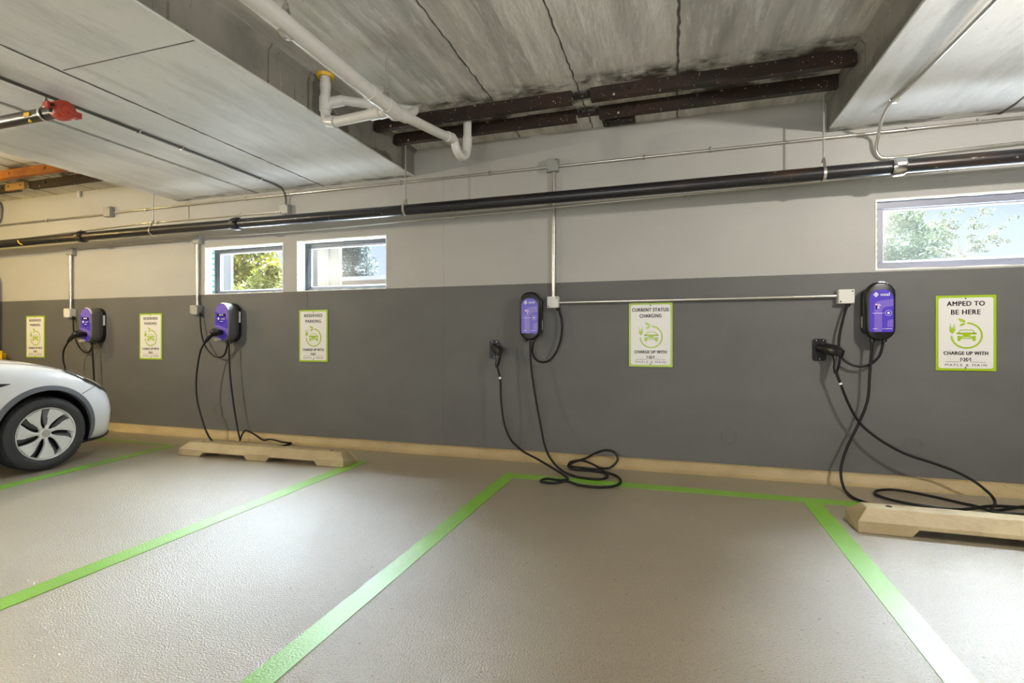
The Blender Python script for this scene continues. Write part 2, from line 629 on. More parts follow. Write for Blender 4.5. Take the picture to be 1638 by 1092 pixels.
def text_bm(mb, s, cx, cz, width, height, y, depth=0.0008, bold=0.0, spacing=1.0, xf=None):
    """lettering facing -Y, fitted to width and cap height, added to builder mb"""
    cu = bpy.data.curves.new('t', 'FONT')
    cu.body = s
    cu.size = 1
    cu.extrude = 0.5
    cu.offset = bold
    cu.space_character = spacing
    cu.align_x = 'LEFT'
    ob = bpy.data.objects.new('t', cu)
    C.objects.link(ob)
    bpy.context.view_layer.update()
    me = bpy.data.meshes.new_from_object(ob.evaluated_get(bpy.context.evaluated_depsgraph_get()))
    bpy.data.objects.remove(ob)
    xs = [v.co.x for v in me.vertices]
    ys = [v.co.y for v in me.vertices]
    x0, x1, y0, y1 = min(xs), max(xs), min(ys), max(ys)
    vs = []
    for v in me.vertices:
        u = (v.co.x - x0) / (x1 - x0) - 0.5
        t = (v.co.y - y0) / (y1 - y0) - 0.5
        p = (cx + u * width, y - (depth if v.co.z > 0 else 0), cz + t * height)
        if xf:
            p = xf(p)
        vs.append(mb.bm.verts.new(p))
    for f in me.polygons:
        try:
            mb.bm.faces.new([vs[i] for i in f.vertices])
        except ValueError:
            pass
    bpy.data.meshes.remove(me)
    bpy.data.curves.remove(cu)

# cable courses, metres
PATHS={
 'c3':[(-1.415,-0.12,1.251),(-1.408,-0.12,1.032),(-1.379,-0.13,0.827),(-1.303,-0.17,0.464),(-1.2,-0.27,0.155),(-1.061,-0.36,0.026),(-0.838,-0.562,0.014),(-0.632,-0.575,0.014),(-0.582,-0.482,0.014),(-0.624,-0.356,0.014),(-0.76,-0.315,0.014),(-0.924,-0.307,0.014),(-1.001,-0.2,0.014),(-0.974,-0.22,0.063),(-0.855,-0.18,0.089),(-0.736,-0.12,0.148),(-0.636,-0.08,0.172),(-0.552,-0.08,0.146),(-0.529,-0.1,0.09),(-0.594,-0.16,0.02),(-0.686,-0.18,0.017),(-0.787,-0.2,0.064),(-0.879,-0.22,0.086),(-0.966,-0.26,0.046),(-0.94,-0.289,0.014),(-0.779,-0.318,0.014),(-0.626,-0.321,0.014),(-0.506,-0.424,0.014),(-0.449,-0.603,0.014),(-0.489,-0.758,0.014),(-0.606,-0.834,0.014),(-0.772,-0.827,0.014),(-0.912,-0.736,0.014),(-0.985,-0.809,0.014),(-1.054,-0.835,0.014),(-1.129,-0.804,0.014),(-1.105,-0.713,0.014),(-0.983,-0.718,0.014),(-0.914,-0.681,0.014),(-0.957,-0.566,0.014),(-1.102,-0.42,0.037),(-1.28,-0.34,0.097),(-1.451,-0.28,0.155),(-1.593,-0.22,0.249),(-1.676,-0.18,0.403),(-1.718,-0.16,0.638),(-1.732,-0.15,0.859),(-1.766,-0.15,0.995)],
 'c4':[(1.613,-0.12,1.254),(1.595,-0.12,0.965),(1.58,-0.12,0.751),(1.518,-0.13,0.568),(1.41,-0.15,0.318),(1.353,-0.22,0.143),(1.36,-0.291,0.014),(1.364,-0.531,0.014),(1.421,-0.65,0.014),(1.538,-0.794,0.014),(1.785,-0.842,0.014),(2.141,-0.848,0.014),(2.95,-0.72,0.014),(3.1,-0.6,0.014),(2.9,-0.5,0.014),(2.35,-0.42,0.014),(1.989,-0.616,0.014),(1.778,-0.584,0.014),(1.623,-0.49,0.014),(1.563,-0.349,0.014),(1.627,-0.225,0.014),(1.756,-0.166,0.014),(1.91,-0.24,0.014),(2.111,-0.432,0.014),(2.233,-0.598,0.014),(2.398,-0.604,0.014),(2.75,-0.5,0.014),(2.8,-0.36,0.014),(2.6,-0.36,0.014),(2.233,-0.561,0.014),(2.326,-0.405,0.014),(2.357,-0.3,0.051),(2.277,-0.26,0.14),(2.16,-0.22,0.21),(2.008,-0.2,0.265),(1.826,-0.18,0.325),(1.637,-0.16,0.44),(1.515,-0.14,0.56),(1.424,-0.15,0.733),(1.372,-0.15,0.882),(1.334,-0.15,0.994)],
 'c2':[(-5.358,-0.12,1.227),(-5.338,-0.12,0.833),(-5.284,-0.12,0.471),(-5.208,-0.14,0.2),(-5.108,-0.2,0.06),(-5.038,-0.26,0.045),(-5.049,-0.22,0.106),(-5.021,-0.2,0.154),(-4.945,-0.2,0.14),(-4.821,-0.22,0.103),(-4.722,-0.22,0.056),(-4.671,-0.2,0.067),(-4.579,-0.22,0.072),(-4.415,-0.25,0.058),(-4.418,-0.102,0.014),(-4.426,-0.258,0.014),(-4.807,-0.34,0.014),(-5.151,-0.372,0.014),(-5.425,-0.299,0.014),(-5.501,-0.32,0.137),(-5.588,-0.3,0.272),(-5.712,-0.26,0.5),(-5.732,-0.26,0.743),(-5.681,-0.27,1.019),(-5.626,-0.28,1.153),(-5.533,-0.3,1.247)],
 'c1':[(-7.799,-0.12,1.217),(-7.774,-0.12,0.945),(-7.749,-0.12,0.595),(-7.7,-0.14,0.3),(-7.55,-0.2,0.1),(-7.42,-0.19,0.06),(-7.35,-0.27,0.03),(-7.345,-0.36,0.014),(-7.5,-0.5,0.014),(-8.0,-0.5,0.014),(-8.15,-0.42,0.12),(-8.05,-0.36,0.45),(-7.989,-0.33,0.805),(-8.055,-0.32,0.993),(-8.043,-0.32,1.123),(-7.943,-0.32,1.253)],
 'f4':[(1.452,-0.05,1.588),(1.42,-0.06,1.478),(1.379,-0.07,1.259),(1.394,-0.07,1.122),(1.486,-0.08,1.047),(1.59,-0.09,1.049),(1.67,-0.1,1.126),(1.702,-0.1,1.259)],
 'f3':[(-1.137,-0.04,1.592),(-1.102,-0.05,1.469),(-1.1,-0.06,1.321),(-1.148,-0.08,1.148),(-1.246,-0.08,1.045),(-1.346,-0.08,1.05),(-1.397,-0.09,1.128),(-1.387,-0.1,1.251)],
 'f2':[(-5.92,-0.04,1.606),(-5.887,-0.06,1.417),(-5.812,-0.08,1.229),(-5.718,-0.08,1.109),(-5.594,-0.08,1.045),(-5.461,-0.09,1.079),(-5.399,-0.1,1.222)],
 'f1':[(-8.305,-0.04,1.596),(-8.26,-0.06,1.387),(-8.177,-0.08,1.243),(-8.074,-0.08,1.127),(-7.973,-0.08,1.083),(-7.87,-0.09,1.12),(-7.817,-0.1,1.226)],
}

# ============================================================ SETTING
XL, XR, YB = -15.0, 7.0, -14.0
ZC, ZB = 3.42, 3.12          # high ceiling, underside of the dropped bands

# floor, kerb, outside ground
MB().box(XL, XR, YB, 0.3, -0.2, 0).build('floor', M_FLOOR, kind='structure')

prof = [(0.0, 0.0), (-0.105, 0.0), (-0.085, 0.012), (-0.06, 0.035), (-0.05, 0.075), (-0.035, 0.093), (-0.012, 0.098), (0.0, 0.098)]
mb = MB()
n = 110
rings = []
for k in range(n + 1):
    x = XL + (XR - XL) * k / n
    j = 0.004 * math.sin(x * 5.1) + 0.003 * math.sin(x * 13.7)
    rings.append([(x, y + (j if 0 < i < 6 else 0), z) for i, (y, z) in enumerate(prof)])
mb.loft(rings)
mb.build('baseboard_north', M_KERB, kind='structure', ang=60)


def wall_with_holes(name, x0, x1, z0, z1, y0, y1, holes, m):
    xs = sorted({x0, x1, *[h[0] for h in holes], *[h[1] for h in holes]})
    zs = sorted({z0, z1, *[h[2] for h in holes], *[h[3] for h in holes]})
    hole = lambda i, k: any(h[0] <= (xs[i] + xs[i + 1]) / 2 <= h[1] and h[2] <= (zs[k] + zs[k + 1]) / 2 <= h[3] for h in holes)
    mb = MB()
    solid = {(i, k) for i in range(len(xs) - 1) for k in range(len(zs) - 1) if not hole(i, k)}
    for i, k in solid:
        a, b, c, d = xs[i], xs[i + 1], zs[k], zs[k + 1]
        mb.poly([(a, y0, c), (b, y0, c), (b, y0, d), (a, y0, d)])
        mb.poly([(a, y1, c), (a, y1, d), (b, y1, d), (b, y1, c)])
        for di, dk, q in ((-1, 0, [(a, y0, c), (a, y0, d), (a, y1, d), (a, y1, c)]), (1, 0, [(b, y0, c), (b, y1, c), (b, y1, d), (b, y0, d)]),
                          (0, -1, [(a, y0, c), (a, y1, c), (b, y1, c), (b, y0, c)]), (0, 1, [(a, y0, d), (b, y0, d), (b, y1, d), (a, y1, d)])):
            if (i + di, k + dk) not in solid:
                mb.poly(q)
    bmesh.ops.remove_doubles(mb.bm, verts=mb.bm.verts, dist=1e-5)
    return mb.build(name, m, kind='structure', smooth=False)


WIN = [(-5.88, -4.62, 1.858, 2.478), (-4.42, -3.165, 1.858, 2.482), (1.674, 3.32, 1.872, 2.49)]
wall = wall_with_holes('wall_north', XL, XR, -0.2, ZC + 0.4, 0.0, 0.28, WIN, M_WALL)
wall_with_holes('wall_south', XL, XR, -0.2, ZC + 0.4, YB - 0.25, YB, [], M_WALL)
MB().box(XL - 0.25, XL, YB, 0.28, -0.2, ZC + 0.4).build('wall_west', M_WALL, kind='structure')
MB().box(XR, XR + 0.25, YB, 0.28, -0.2, ZC + 0.4).build('wall_east', M_WALL, kind='structure')

# round patched sleeves and joint lines in the wall (parts of the wall)
for x, z in ((-5.65, 0.351), (-3.414, 0.363), (-1.712, 0.38), (0.493, 0.357), (1.954, 0.365)):
    mb = MB()
    pr = [(-0.0035 * math.sin(PI * k / 6), 0.068 + 0.003 * -math.cos(PI * k / 6)) for k in range(7)]
    mb.lathe(pr, 40, 'y', (x, 0.0, z))
    o = mb.build('patch_outline', M_WALL, wall)
for x, z0, z1 in ((-2.452, 0.1, ZC), (-4.27, 1.55, 1.86)):
    MB().tube([(x, 0.0015, z0), (x + 0.004, 0.0015, (z0 + z1) / 2), (x, 0.0015, z1)], 0.0045, 8).build('wall_joint', M_WALL, wall)
for x, z, wd in ((-4.25, 3.02, 0.26), (-2.2, 3.33, 0.26), (-0.15, 3.27, 0.26), (1.78, 3.02, 0.24), (0.42, 3.32, 0.22)):
    mb = MB()
    for a, b in (((x, z + 0.09), (x, z)), ((x, z), (x + wd, z + 0.012)), ((x + wd, z + 0.012), (x + wd, z + 0.10))):
        mb.tube([(a[0], 0.001, a[1]), (b[0], 0.001, b[1])], 0.0028, 6)
    mb.build('patch_outline', M_WALL, wall)

# ceiling and the wide dropped bands
ceil = MB().box(XL, XR, YB, 0.0, ZC, ZC + 0.4).build('ceiling', M_CEIL, kind='structure')
# plank joints: each a dark narrow groove with ragged edges
def groove(name, x, y0, y1, z, r, parent, jag=0.006, m=None):
    mb = MB()
    pts = []
    k = int((y1 - y0) / 0.05)
    for i in range(k + 1):
        pts.append((x + random.uniform(-jag, jag), y0 + (y1 - y0) * i / k, z))
    rings = []
    for p in pts:
        r_ = r * random.uniform(0.6, 1.3)
        rings.append([(p[0] - r_, p[1], z + 0.004), (p[0] - r_, p[1], z - 0.0025), (p[0] + r_, p[1], z - 0.0025), (p[0] + r_, p[1], z + 0.004)])
    mb.loft(rings)
    return mb.build(name, m or M_GREY, parent, smooth=False)


for x in (-1.555, -0.785, 0.03, -7.1, -7.9, -8.7, -9.5):
    groove('plank_joint', x, -9.0, -0.002, ZC, 0.006 if x != 0.03 else 0.009, ceil)


def band(x0, x1, y1=0.0):
    mb = MB()
    mb.box(x0, x1, YB, y1, ZB, ZC + 0.1)
    o = mb.build('ceiling_band', M_BEAM, kind='structure', bev=0.008, smooth=False)
    # small cove strip where its side meets the high ceiling
    f = MB()
    for xe, sg in ((x0, -1), (x1, 1)):
        f.loft([[(xe, y, ZC - 0.045), (xe + sg * 0.03, y, ZC - 0.012), (xe + sg * 0.035, y, ZC + 0.01), (xe, y, ZC + 0.01)] for y in (YB, y1)])
    f.build('cove_strip', M_BEAM, o)
    return o


b1 = band(-6.335, -2.812)
b2 = band(1.30, 4.85)
b3 = band(-13.9, -10.5)
groove('slab_joint', -4.03, -9.0, -0.002, ZB, 0.009, b1, 0.003)
groove('slab_joint', -5.03, -9.0, -0.002, ZB, 0.010, b1, 0.003, M_GREYL)
groove('slab_joint', -5.00, -9.0, -0.002, ZB, 0.004, b1, 0.003)
groove('slab_joint', 2.55, -9.0, -0.002, ZB, 0.012, b2)
mb = MB()
mb.tube([(-4.0, -2.79, ZB), (-3.4, -2.79, ZB + 0.001), (-2.83, -2.79, ZB)], 0.004, 6)
mb.build('slab_joint', M_GREY, b1)

# green parking lines: thin coats of paint on the floor
def line(pts):
    mb = MB()
    lo = [(x, y, 0.0005) for x, y in pts]
    hi = [(x, y, 0.003) for x, y in pts]
    mb.loft([lo, hi])
    o = mb.build('parking_line', M_GREEN, kind='structure', smooth=False)
    return o


line([(-1.53, -0.70), (-1.53, -9), (-1.41, -9), (-1.41, -0.72)])
line([(-1.53, -0.585), (-1.53, -0.70), (-1.41, -0.72), (0.965, -0.715), (1.09, -0.712), (1.45, -0.71), (1.45, -0.59), (-0.4, -0.575)])
line([(0.965, -0.715), (0.92, -9), (1.04, -9), (1.09, -0.712)])
line([(-3.175, -0.58), (-3.09, -9), (-2.97, -9), (-3.035, -0.57)])
line([(-5.80, -0.60), (-5.58, -2.35), (-4.75, -9), (-4.63, -9), (-5.455, -2.35), (-5.67, -0.56)])
line([(-8.5, -0.47), (-8.5, -0.59), (-5.80, -0.60), (-5.80, -0.60), (-5.67, -0.56), (-7.0, -0.50)])

# ============================================================ WINDOWS
def window(n, hole, yf, fr, mfr, mgl, sash=True, teal=False, mlin=None):
    x0, x1, z0, z1 = hole
    r = srt('window_%d' % n, ((x0 + x1) / 2, 0, z0))
    o = tuple(r.location)
    # rough white painted reveal boards lining the opening
    mb = MB(o)
    t = 0.012
    k = 26
    def strip(a, b, nrm):
        rings = []
        for i in range(k + 1):
            f = i / k
            p = Vector(a).lerp(Vector(b), f)
            e = random.uniform(-0.004, 0.004)
            q = Vector(nrm)
            rings.append([(p.x, -0.006 + e * 0.4, p.z), (p.x + q.x * (t + e), -0.006 + e, p.z + q.z * (t + e)),
                          (p.x + q.x * t, 0.275, p.z + q.z * t), (p.x, 0.275, p.z)])
        mb.loft(rings)
    strip((x0, 0, z0), (x0, 0, z1), (1, 0, 0))
    strip((x1, 0, z0), (x1, 0, z1), (-1, 0, 0))
    strip((x0, 0, z0), (x1, 0, z0), (0, 0, 1))
    strip((x0, 0, z1), (x1, 0, z1), (0, 0, -1))
    mb.build('reveal', M_WHITE, r, smooth=False)
    a, b, c, d = x0 + t, x1 - t, z0 + t, z1 - t
    mb = MB(o)
    for bx in ((a, b, c, c + fr), (a, b, d - fr, d), (a, a + fr, c + fr, d - fr), (b - fr, b, c + fr, d - fr)):
        mb.box(bx[0], bx[1], yf, yf + 0.07, bx[2], bx[3])
    mb.build('frame', mfr, r, bev=0.003)
    a, b, c, d = a + fr, b - fr, c + fr, d - fr
    s = 0.016
    mb = MB(o)
    for bx in ((a, b, c, c + s), (a, b, d - s, d), (a, a + s, c + s, d - s), (b - s, b, c + s, d - s)):
        mb.box(bx[0], bx[1], yf + 0.035, yf + 0.06, bx[2], bx[3])
    mb.build('sash', M_SASH, r, bev=0.002)
    MB(o).box(a + s, b - s, yf + 0.045, yf + 0.051, c + s, d - s).build('pane', mgl, r, smooth=False)
    if sash:
        mb = MB(o)
        xm = (x0 + x1) / 2 - 0.1
        mb.box(xm - 0.06, xm + 0.06, yf - 0.02, yf, c - 0.03, c - 0.012)
        mb.tube([(xm - 0.03, yf - 0.02, c - 0.018), (xm, yf - 0.035, c - 0.012), (xm + 0.05, yf - 0.03, c - 0.014)], 0.006, 8)
        mb.build('latch', M_DARKFR, r, bev=0.003)
    if teal:
        mb = MB(o)
        k = 8
        for i in range(k):
            z = z0 + 0.05 + (z1 - z0 - 0.1) * i / (k - 1)
            mb.loft([[(x0 + t + 0.001, 0.10, z - 0.02), (x0 + t + 0.001, 0.138, z - 0.004), (x0 + t + 0.001, 0.10, z + 0.012)],
                     [(x0 + t + 0.004, 0.10, z - 0.02), (x0 + t + 0.004, 0.138, z - 0.004), (x0 + t + 0.004, 0.10, z + 0.012)]])
        mb.build('tape_strip', M_TEAL, r, smooth=False)
    return r


window(1, WIN[0], 0.14, 0.042, M_DARKFR, M_GLASS, True, True)
window(2, WIN[1], 0.135, 0.05, M_DARKFR, M_GLASS, False)
window(3, WIN[2], 0.05, 0.062, M_LAVFR, M_GLASSH, False)

# ============================================================ OUTSIDE
MB().box(-40, 40, 0.28, 60, 1.40, 1.55).build('ground', M_PAVE, kind='structure')


def leaves(name, blobs, count, size, m, parent, o):
    """many separate leaf blades scattered through the blobs (centre, radii)"""
    mb = MB(o)
    for _ in range(count):
        c, rr = random.choice(blobs)
        while True:
            v = Vector((random.uniform(-1, 1), random.uniform(-1, 1), random.uniform(-1, 1)))
            if 0.25 < v.length < 1:
                break
        p = Vector((c[0] + v.x * rr[0], c[1] + v.y * rr[1], c[2] + v.z * rr[2]))
        a = Vector((random.gauss(0, 1), random.gauss(0, 1), random.gauss(0, 1))).normalized()
        b = a.orthogonal().normalized()
        b = Matrix.Rotation(random.uniform(0, 6.28), 3, a) @ b
        s = size * random.uniform(0.6, 1.4)
        mb.poly([p - a * s, p - b * s * 0.42, p + a * s, p + b * s * 0.42])
    return mb.build(name, m, parent, smooth=False, recalc=False)


def trunk(pts, r0, r1, parent, o, name='trunk'):
    mb = MB(o)
    n = len(pts)
    mb.tube(pts, r0, 10, radii=[r0 + (r1 - r0) * i / (n - 1) for i in range(n)])
    return mb.build(name, M_BARK, parent)


L1 = leafmat('yellow_leaf', (0.035, 0.045, 0.0006), (0.15, 0.125, 0.002))  # yellow-green is the tree's own leaf colour
L2 = leafmat('blue_needle', (0.014, 0.022, 0.018), (0.05, 0.062, 0.056))
L3 = leafmat('soft_green_leaf', (0.030, 0.055, 0.018), (0.06, 0.085, 0.03))
L4 = leafmat('sparse_leaf', (0.014, 0.024, 0.006), (0.04, 0.042, 0.012))
L5 = leafmat('bright_bush_leaf', (0.05, 0.06, 0.003), (0.12, 0.105, 0.010))

o = (-10.4, 5.2, 1.55)
t = thing('leafy_tree', 'dense yellow-green tree outside the left one of the two small windows', 'tree', o)
leaves('foliage', [((-10.4, 5.2, 3.3), (0.85, 0.7, 0.8)), ((-10.0, 5.1, 3.9), (0.55, 0.6, 0.5)), ((-11.1, 5.2, 3.0), (0.8, 0.7, 1.1)), ((-10.6, 5.3, 4.2), (0.8, 0.6, 0.6)), ((-10.3, 5.3, 2.6), (0.8, 0.6, 0.6))], 5200, 0.085, L1, t, o)
trunk([(-10.4, 5.2, 1.55), (-10.35, 5.2, 2.4), (-10.45, 5.2, 3.6)], 0.09, 0.03, t, o)
o = (-8.58, 4.2, 1.55)
t = thing('garden_bush', 'pale lime bush low beside the tree outside the left small window', 'bush', o)
leaves('foliage', [((-8.66, 4.0, 2.5), (0.4, 0.3, 0.4)), ((-8.3, 4.0, 2.3), (0.45, 0.3, 0.46)), ((-9.1, 3.9, 2.15), (0.5, 0.3, 0.4)), ((-8.4, 4.0, 2.8), (0.2, 0.2, 0.18))], 2200, 0.06, L5, t, o)
trunk([(-8.6, 4.0, 1.55), (-8.58, 4.0, 2.2)], 0.03, 0.015, t, o, 'stem')
o = (-12.9, 13.6, 1.55)
t = thing('blue_spruce', 'grey-green spruce seen through the right one of the two small windows', 'tree', o)
leaves('foliage', [((-13.0, 13.6, 4.35), (1.1, 0.8, 0.8)), ((-13.1, 13.6, 5.1), (0.85, 0.7, 0.65)), ((-13.1, 13.6, 5.9), (0.5, 0.5, 0.5)), ((-12.9, 13.6, 3.6), (1.2, 0.8, 0.55))], 6500, 0.075, L2, t, o)
trunk([(-13.0, 13.6, 1.55), (-13.0, 13.6, 3.5), (-13.1, 13.6, 5.9)], 0.14, 0.03, t, o)

# long low building behind the spruce
o = (-12.0, 10.5, 1.55)
t = thing('low_building', 'low beige building with a pale flat roof edge behind the small windows', 'building', o)
MB(o).box(-12.15, -8.0, 11.0, 12.0, 1.55, 3.43).build('wall', M_BEIGE, t, smooth=False)
MB(o).box(-12.25, -7.9, 10.85, 12.1, 3.43, 3.56).build('roof', M_HOUSE, t, smooth=False)
MB(o).tube([(-12.0, 10.93, 3.42), (-11.9, 10.9, 3.30), (-11.72, 10.93, 3.25), (-11.7, 10.93, 1.6)], 0.035, 8).build('downpipe', M_ROOF, t)
o = (-19.0, 12.0, 1.55)
t = thing('gabled_house', 'distant house roof behind the yellow-green tree in the left small window', 'house', o)
MB(o).box(-19.2, -14.9, 12.0, 16.0, 1.55, 3.9).build('wall', M_BEIGE, t, smooth=False)
mb = MB(o)
mb.loft([[(-18.9, 11.8, 3.9), (-18.9, 14.0, 4.9), (-18.9, 16.2, 3.9)], [(-14.45, 11.8, 3.75), (-14.45, 14.0, 4.35), (-14.45, 16.2, 3.75)]])
mb.build('roof', M_HOUSE, t, smooth=False)

# posts right outside the two small windows
o = (-6.35, 0.6, 1.55)
t = thing('grey_post', 'pale grey post just outside the left small window', 'post', o)
MB(o).box(-6.62, -6.13, 0.64, 0.70, 1.55, 3.3).build('post_body', M_ROOF, t, bev=0.01)
MB(o).box(-6.64, -6.11, 0.60, 0.74, 1.55, 1.62).build('base_plate', M_ROOF, t, bev=0.004)
o = (-4.75, 0.8, 1.55)
t = thing('outside_pillar', 'beige pillar with pipes just outside the right small window', 'pillar', o)
MB(o).box(-5.4, -4.42, 0.84, 0.90, 1.55, 3.3).build('pillar_body', M_OUTCONC, t, bev=0.01)
MB(o).box(-4.80, -4.73, 0.825, 0.84, 2.16, 2.30).build('outlet_cover', M_ROOF, t, bev=0.003)
for x in (-4.60, -4.93):
    MB(o).cyl((x, 0.82, 1.55), (x, 0.82, 3.3), 0.02, 12).build('pipe', M_ROOF, t)

# outside the right window
o = (6.0, 12.5, 1.55)
t = thing('broad_tree', 'soft green tree at the left side of the right window', 'tree', o)
leaves('foliage', [((6.2, 12.6, 4.2), (0.75, 0.7, 0.75)), ((6.4, 12.6, 4.8), (0.5, 0.5, 0.4)), ((7.1, 12.6, 4.15), (0.5, 0.6, 0.55)), ((5.9, 12.6, 3.6), (0.7, 0.6, 0.6)), ((6.5, 12.6, 3.5), (0.6, 0.6, 0.5)), ((5.7, 12.6, 4.7), (0.45, 0.4, 0.4))], 6200, 0.06, L3, t, o)
trunk([(6.0, 12.6, 1.55), (6.05, 12.6, 3.0), (6.0, 12.6, 4.3)], 0.10, 0.03, t, o)
o = (6.62, 10.0, 1.55)
t = thing('sparse_tree', 'thin branching tree with few leaves in the middle of the right window', 'tree', o)
mb = MB(o)
tips = []
mb.tube([(6.62, 10, 1.55), (6.66, 10, 2.6), (6.72, 10, 3.3)], 0.05, 8, radii=[0.07, 0.05, 0.035])
for i in range(15):
    a = R(-62 + 130 * i / 14 + random.uniform(-5, 5))
    ln = random.uniform(0.8, 1.45) * (1.0 if abs(a) < 0.9 else 0.7)
    z0 = random.uniform(2.95, 3.3)
    p0 = Vector((6.72, 10, z0))
    p2 = p0 + Vector((math.sin(a) * ln, random.uniform(-0.3, 0.3), math.cos(a) * ln + 0.1))
    p1 = (p0 + p2) / 2 + Vector((random.uniform(-.1, .1), 0, random.uniform(0, .12)))
    mb.tube([p0, p1, p2], 0.008, 5, smooth=4)
    tips += [(tuple(p2), (0.16, 0.14, 0.06)), (tuple(p1), (0.12, 0.12, 0.06)), (tuple((p1 + p2) / 2 + Vector((0.1, 0, 0.05))), (0.18, 0.14, 0.06))]
mb.build('trunk', M_BARK, t)
leaves('foliage', tips, 1500, 0.034, L4, t, o)
o = (7.0, 12.0, 1.55)
t = thing('gabled_house', 'white gabled house seen low in the right window', 'house', o)
mb = MB(o)
gx, gz = 7.45, 4.02
mb.loft([[(6.35, y, 1.55), (8.45, y, 1.55), (8.45, y, 3.40), (gx, y, gz - 0.16), (6.35, y, 3.40)] for y in (13.6, 16.0)])
mb.build('gable_wall', M_HOUSE, t, smooth=False)
mb = MB(o)
mb.loft([[(6.15, y, 3.30), (gx, y, gz), (8.7, y, 3.30), (8.7, y, 3.22), (gx, y, gz - 0.10), (6.15, y, 3.22)] for y in (13.4, 16.2)])
mb.loft([[(4.6, 14.2, 3.05), (6.6, 14.2, 3.72), (6.6, 16.0, 3.72), (4.6, 16.0, 3.05)], [(4.6, 14.2, 2.95), (6.6, 14.2, 3.6), (6.6, 16.0, 3.6), (4.6, 16.0, 2.95)]])
mb.build('roof', M_HOUSE, t, smooth=False)
mb = MB()
mb.tube([(7.5, 11.0, 3.0), (8.6, 11.1, 3.50), (10.5, 11.3, 4.5)], 0.012, 6, smooth=6)
tag(mb.build('power_line', M_ROOF), 'thin dark power line crossing the sky in the right window', 'cable')

# ============================================================ CEILING STEEL
def angle_iron(x0, x1, y, label, m=M_RUST, h=0.105, g='rusty steel angles on the ceiling'):
    o = ((x0 + x1) / 2, y, ZC)
    t = thing('steel_angle', label, 'steel beam', o, g)
    mb = MB(o)
    # one leg flat on the ceiling, the other hanging on the camera-far edge, small lip
    mb.loft([[(x, y + 0.0, ZC - 0.001), (x, y, ZC - h), (x, y + 0.012, ZC - h), (x, y + 0.012, ZC - 0.014), (x, y + 0.10, ZC - 0.014), (x, y + 0.10, ZC - 0.001)] for x in (x0, x1)])
    mb.box(x0, x1, y + 0.012, y + 0.07, ZC - h, ZC - h + 0.012)
    mb.build('angle', m, t, bev=0.002)
    k = max(2, int((x1 - x0) / 0.6))
    for i in range(k):
        x = x0 + (x1 - x0) * (i + 0.5) / k
        MB(o).lathe([(0, 0), (-0.012, 0.0), (-0.012, 0.011), (0, 0.013)], 6, 'y', (x, y, ZC - 0.05)).build('bolt', m, t)
    return t


angle_iron(-2.80, -0.845, -0.85, 'rusty steel angle with the drain trap hanging beside it, front left')
angle_iron(-0.68, 1.29, -0.85, 'rusty flecked steel angle running to the right band, front right')
angle_iron(-2.80, -0.87, -0.48, 'dark steel angle behind the drain trap, back left')
angle_iron(-0.66, 1.27, -0.48, 'dark steel angle nearest the wall, back right')
for x0, x1, y, lb in ((-0.845, -0.68, -0.82, 'short flat splice plate joining the two front steel angles'), (-0.87, -0.66, -0.45, 'short flat splice plate joining the two back steel angles')):
    o = ((x0 + x1) / 2, y, ZC)
    t = thing('splice_plate', lb, 'steel plate', o, 'splice plates between the steel angles')
    MB(o).box(x0 - 0.0, x1 + 0.0, y - 0.01, y + 0.07, ZC - 0.045, ZC - 0.03).build('plate', M_RUST, t, bev=0.002)
    for x in (x0 + 0.03, x1 - 0.03):
        MB(o).cyl((x, y + 0.03, ZC - 0.03), (x, y + 0.03, ZC), 0.012, 8).build('stud', M_RUST, t)
o = (-0.52, -0.12, ZC)
t = thing('mounting_plate', 'small brown plate bolted to the ceiling close to the wall', 'steel plate', o)
MB(o).box(-0.67, -0.36, -0.20, -0.05, ZC - 0.028, ZC - 0.001).build('plate', M_RUST, t, bev=0.004)
for x in (-0.62, -0.41):
    MB(o).cyl((x, -0.125, ZC - 0.04), (x, -0.125, ZC - 0.028), 0.012, 6).build('bolt', M_RUST, t)
angle_iron(-9.0, -6.36, -0.95, 'orange steel angle in the far left ceiling bay', M_ORANGE, 0.10, 'steel angles of the far left bay')
angle_iron(-8.35, -6.36, -0.55, 'dark steel angle behind the orange one in the far left bay', M_RUST, 0.10, 'steel angles of the far left bay')
angle_iron(-10.4, -8.6, -0.55, 'dark steel angle at the far left frame edge', M_RUST, 0.10, 'steel angles of the far left bay')
o = (-8.6, -0.6, ZC)
t = thing('timber_block', 'tan wooden block between the dark steel angles, far left bay', 'block', o)
MB(o).box(-8.75, -8.36, -0.60, -0.56, ZC - 0.11, ZC - 0.02).build('block', mat('tan_timber', (0.35, 0.2, 0.06), 0.7, noise=((3, 20, 20), 0.6, (0.22, 0.12, 0.04))), t, bev=0.003)
for x in (-8.68, -8.43):
    MB(o).lathe([(0, 0), (-0.008, 0.0), (-0.008, 0.008), (0, 0.01)], 8, 'y', (x, -0.60, ZC - 0.06)).build('screw', M_RUST, t)

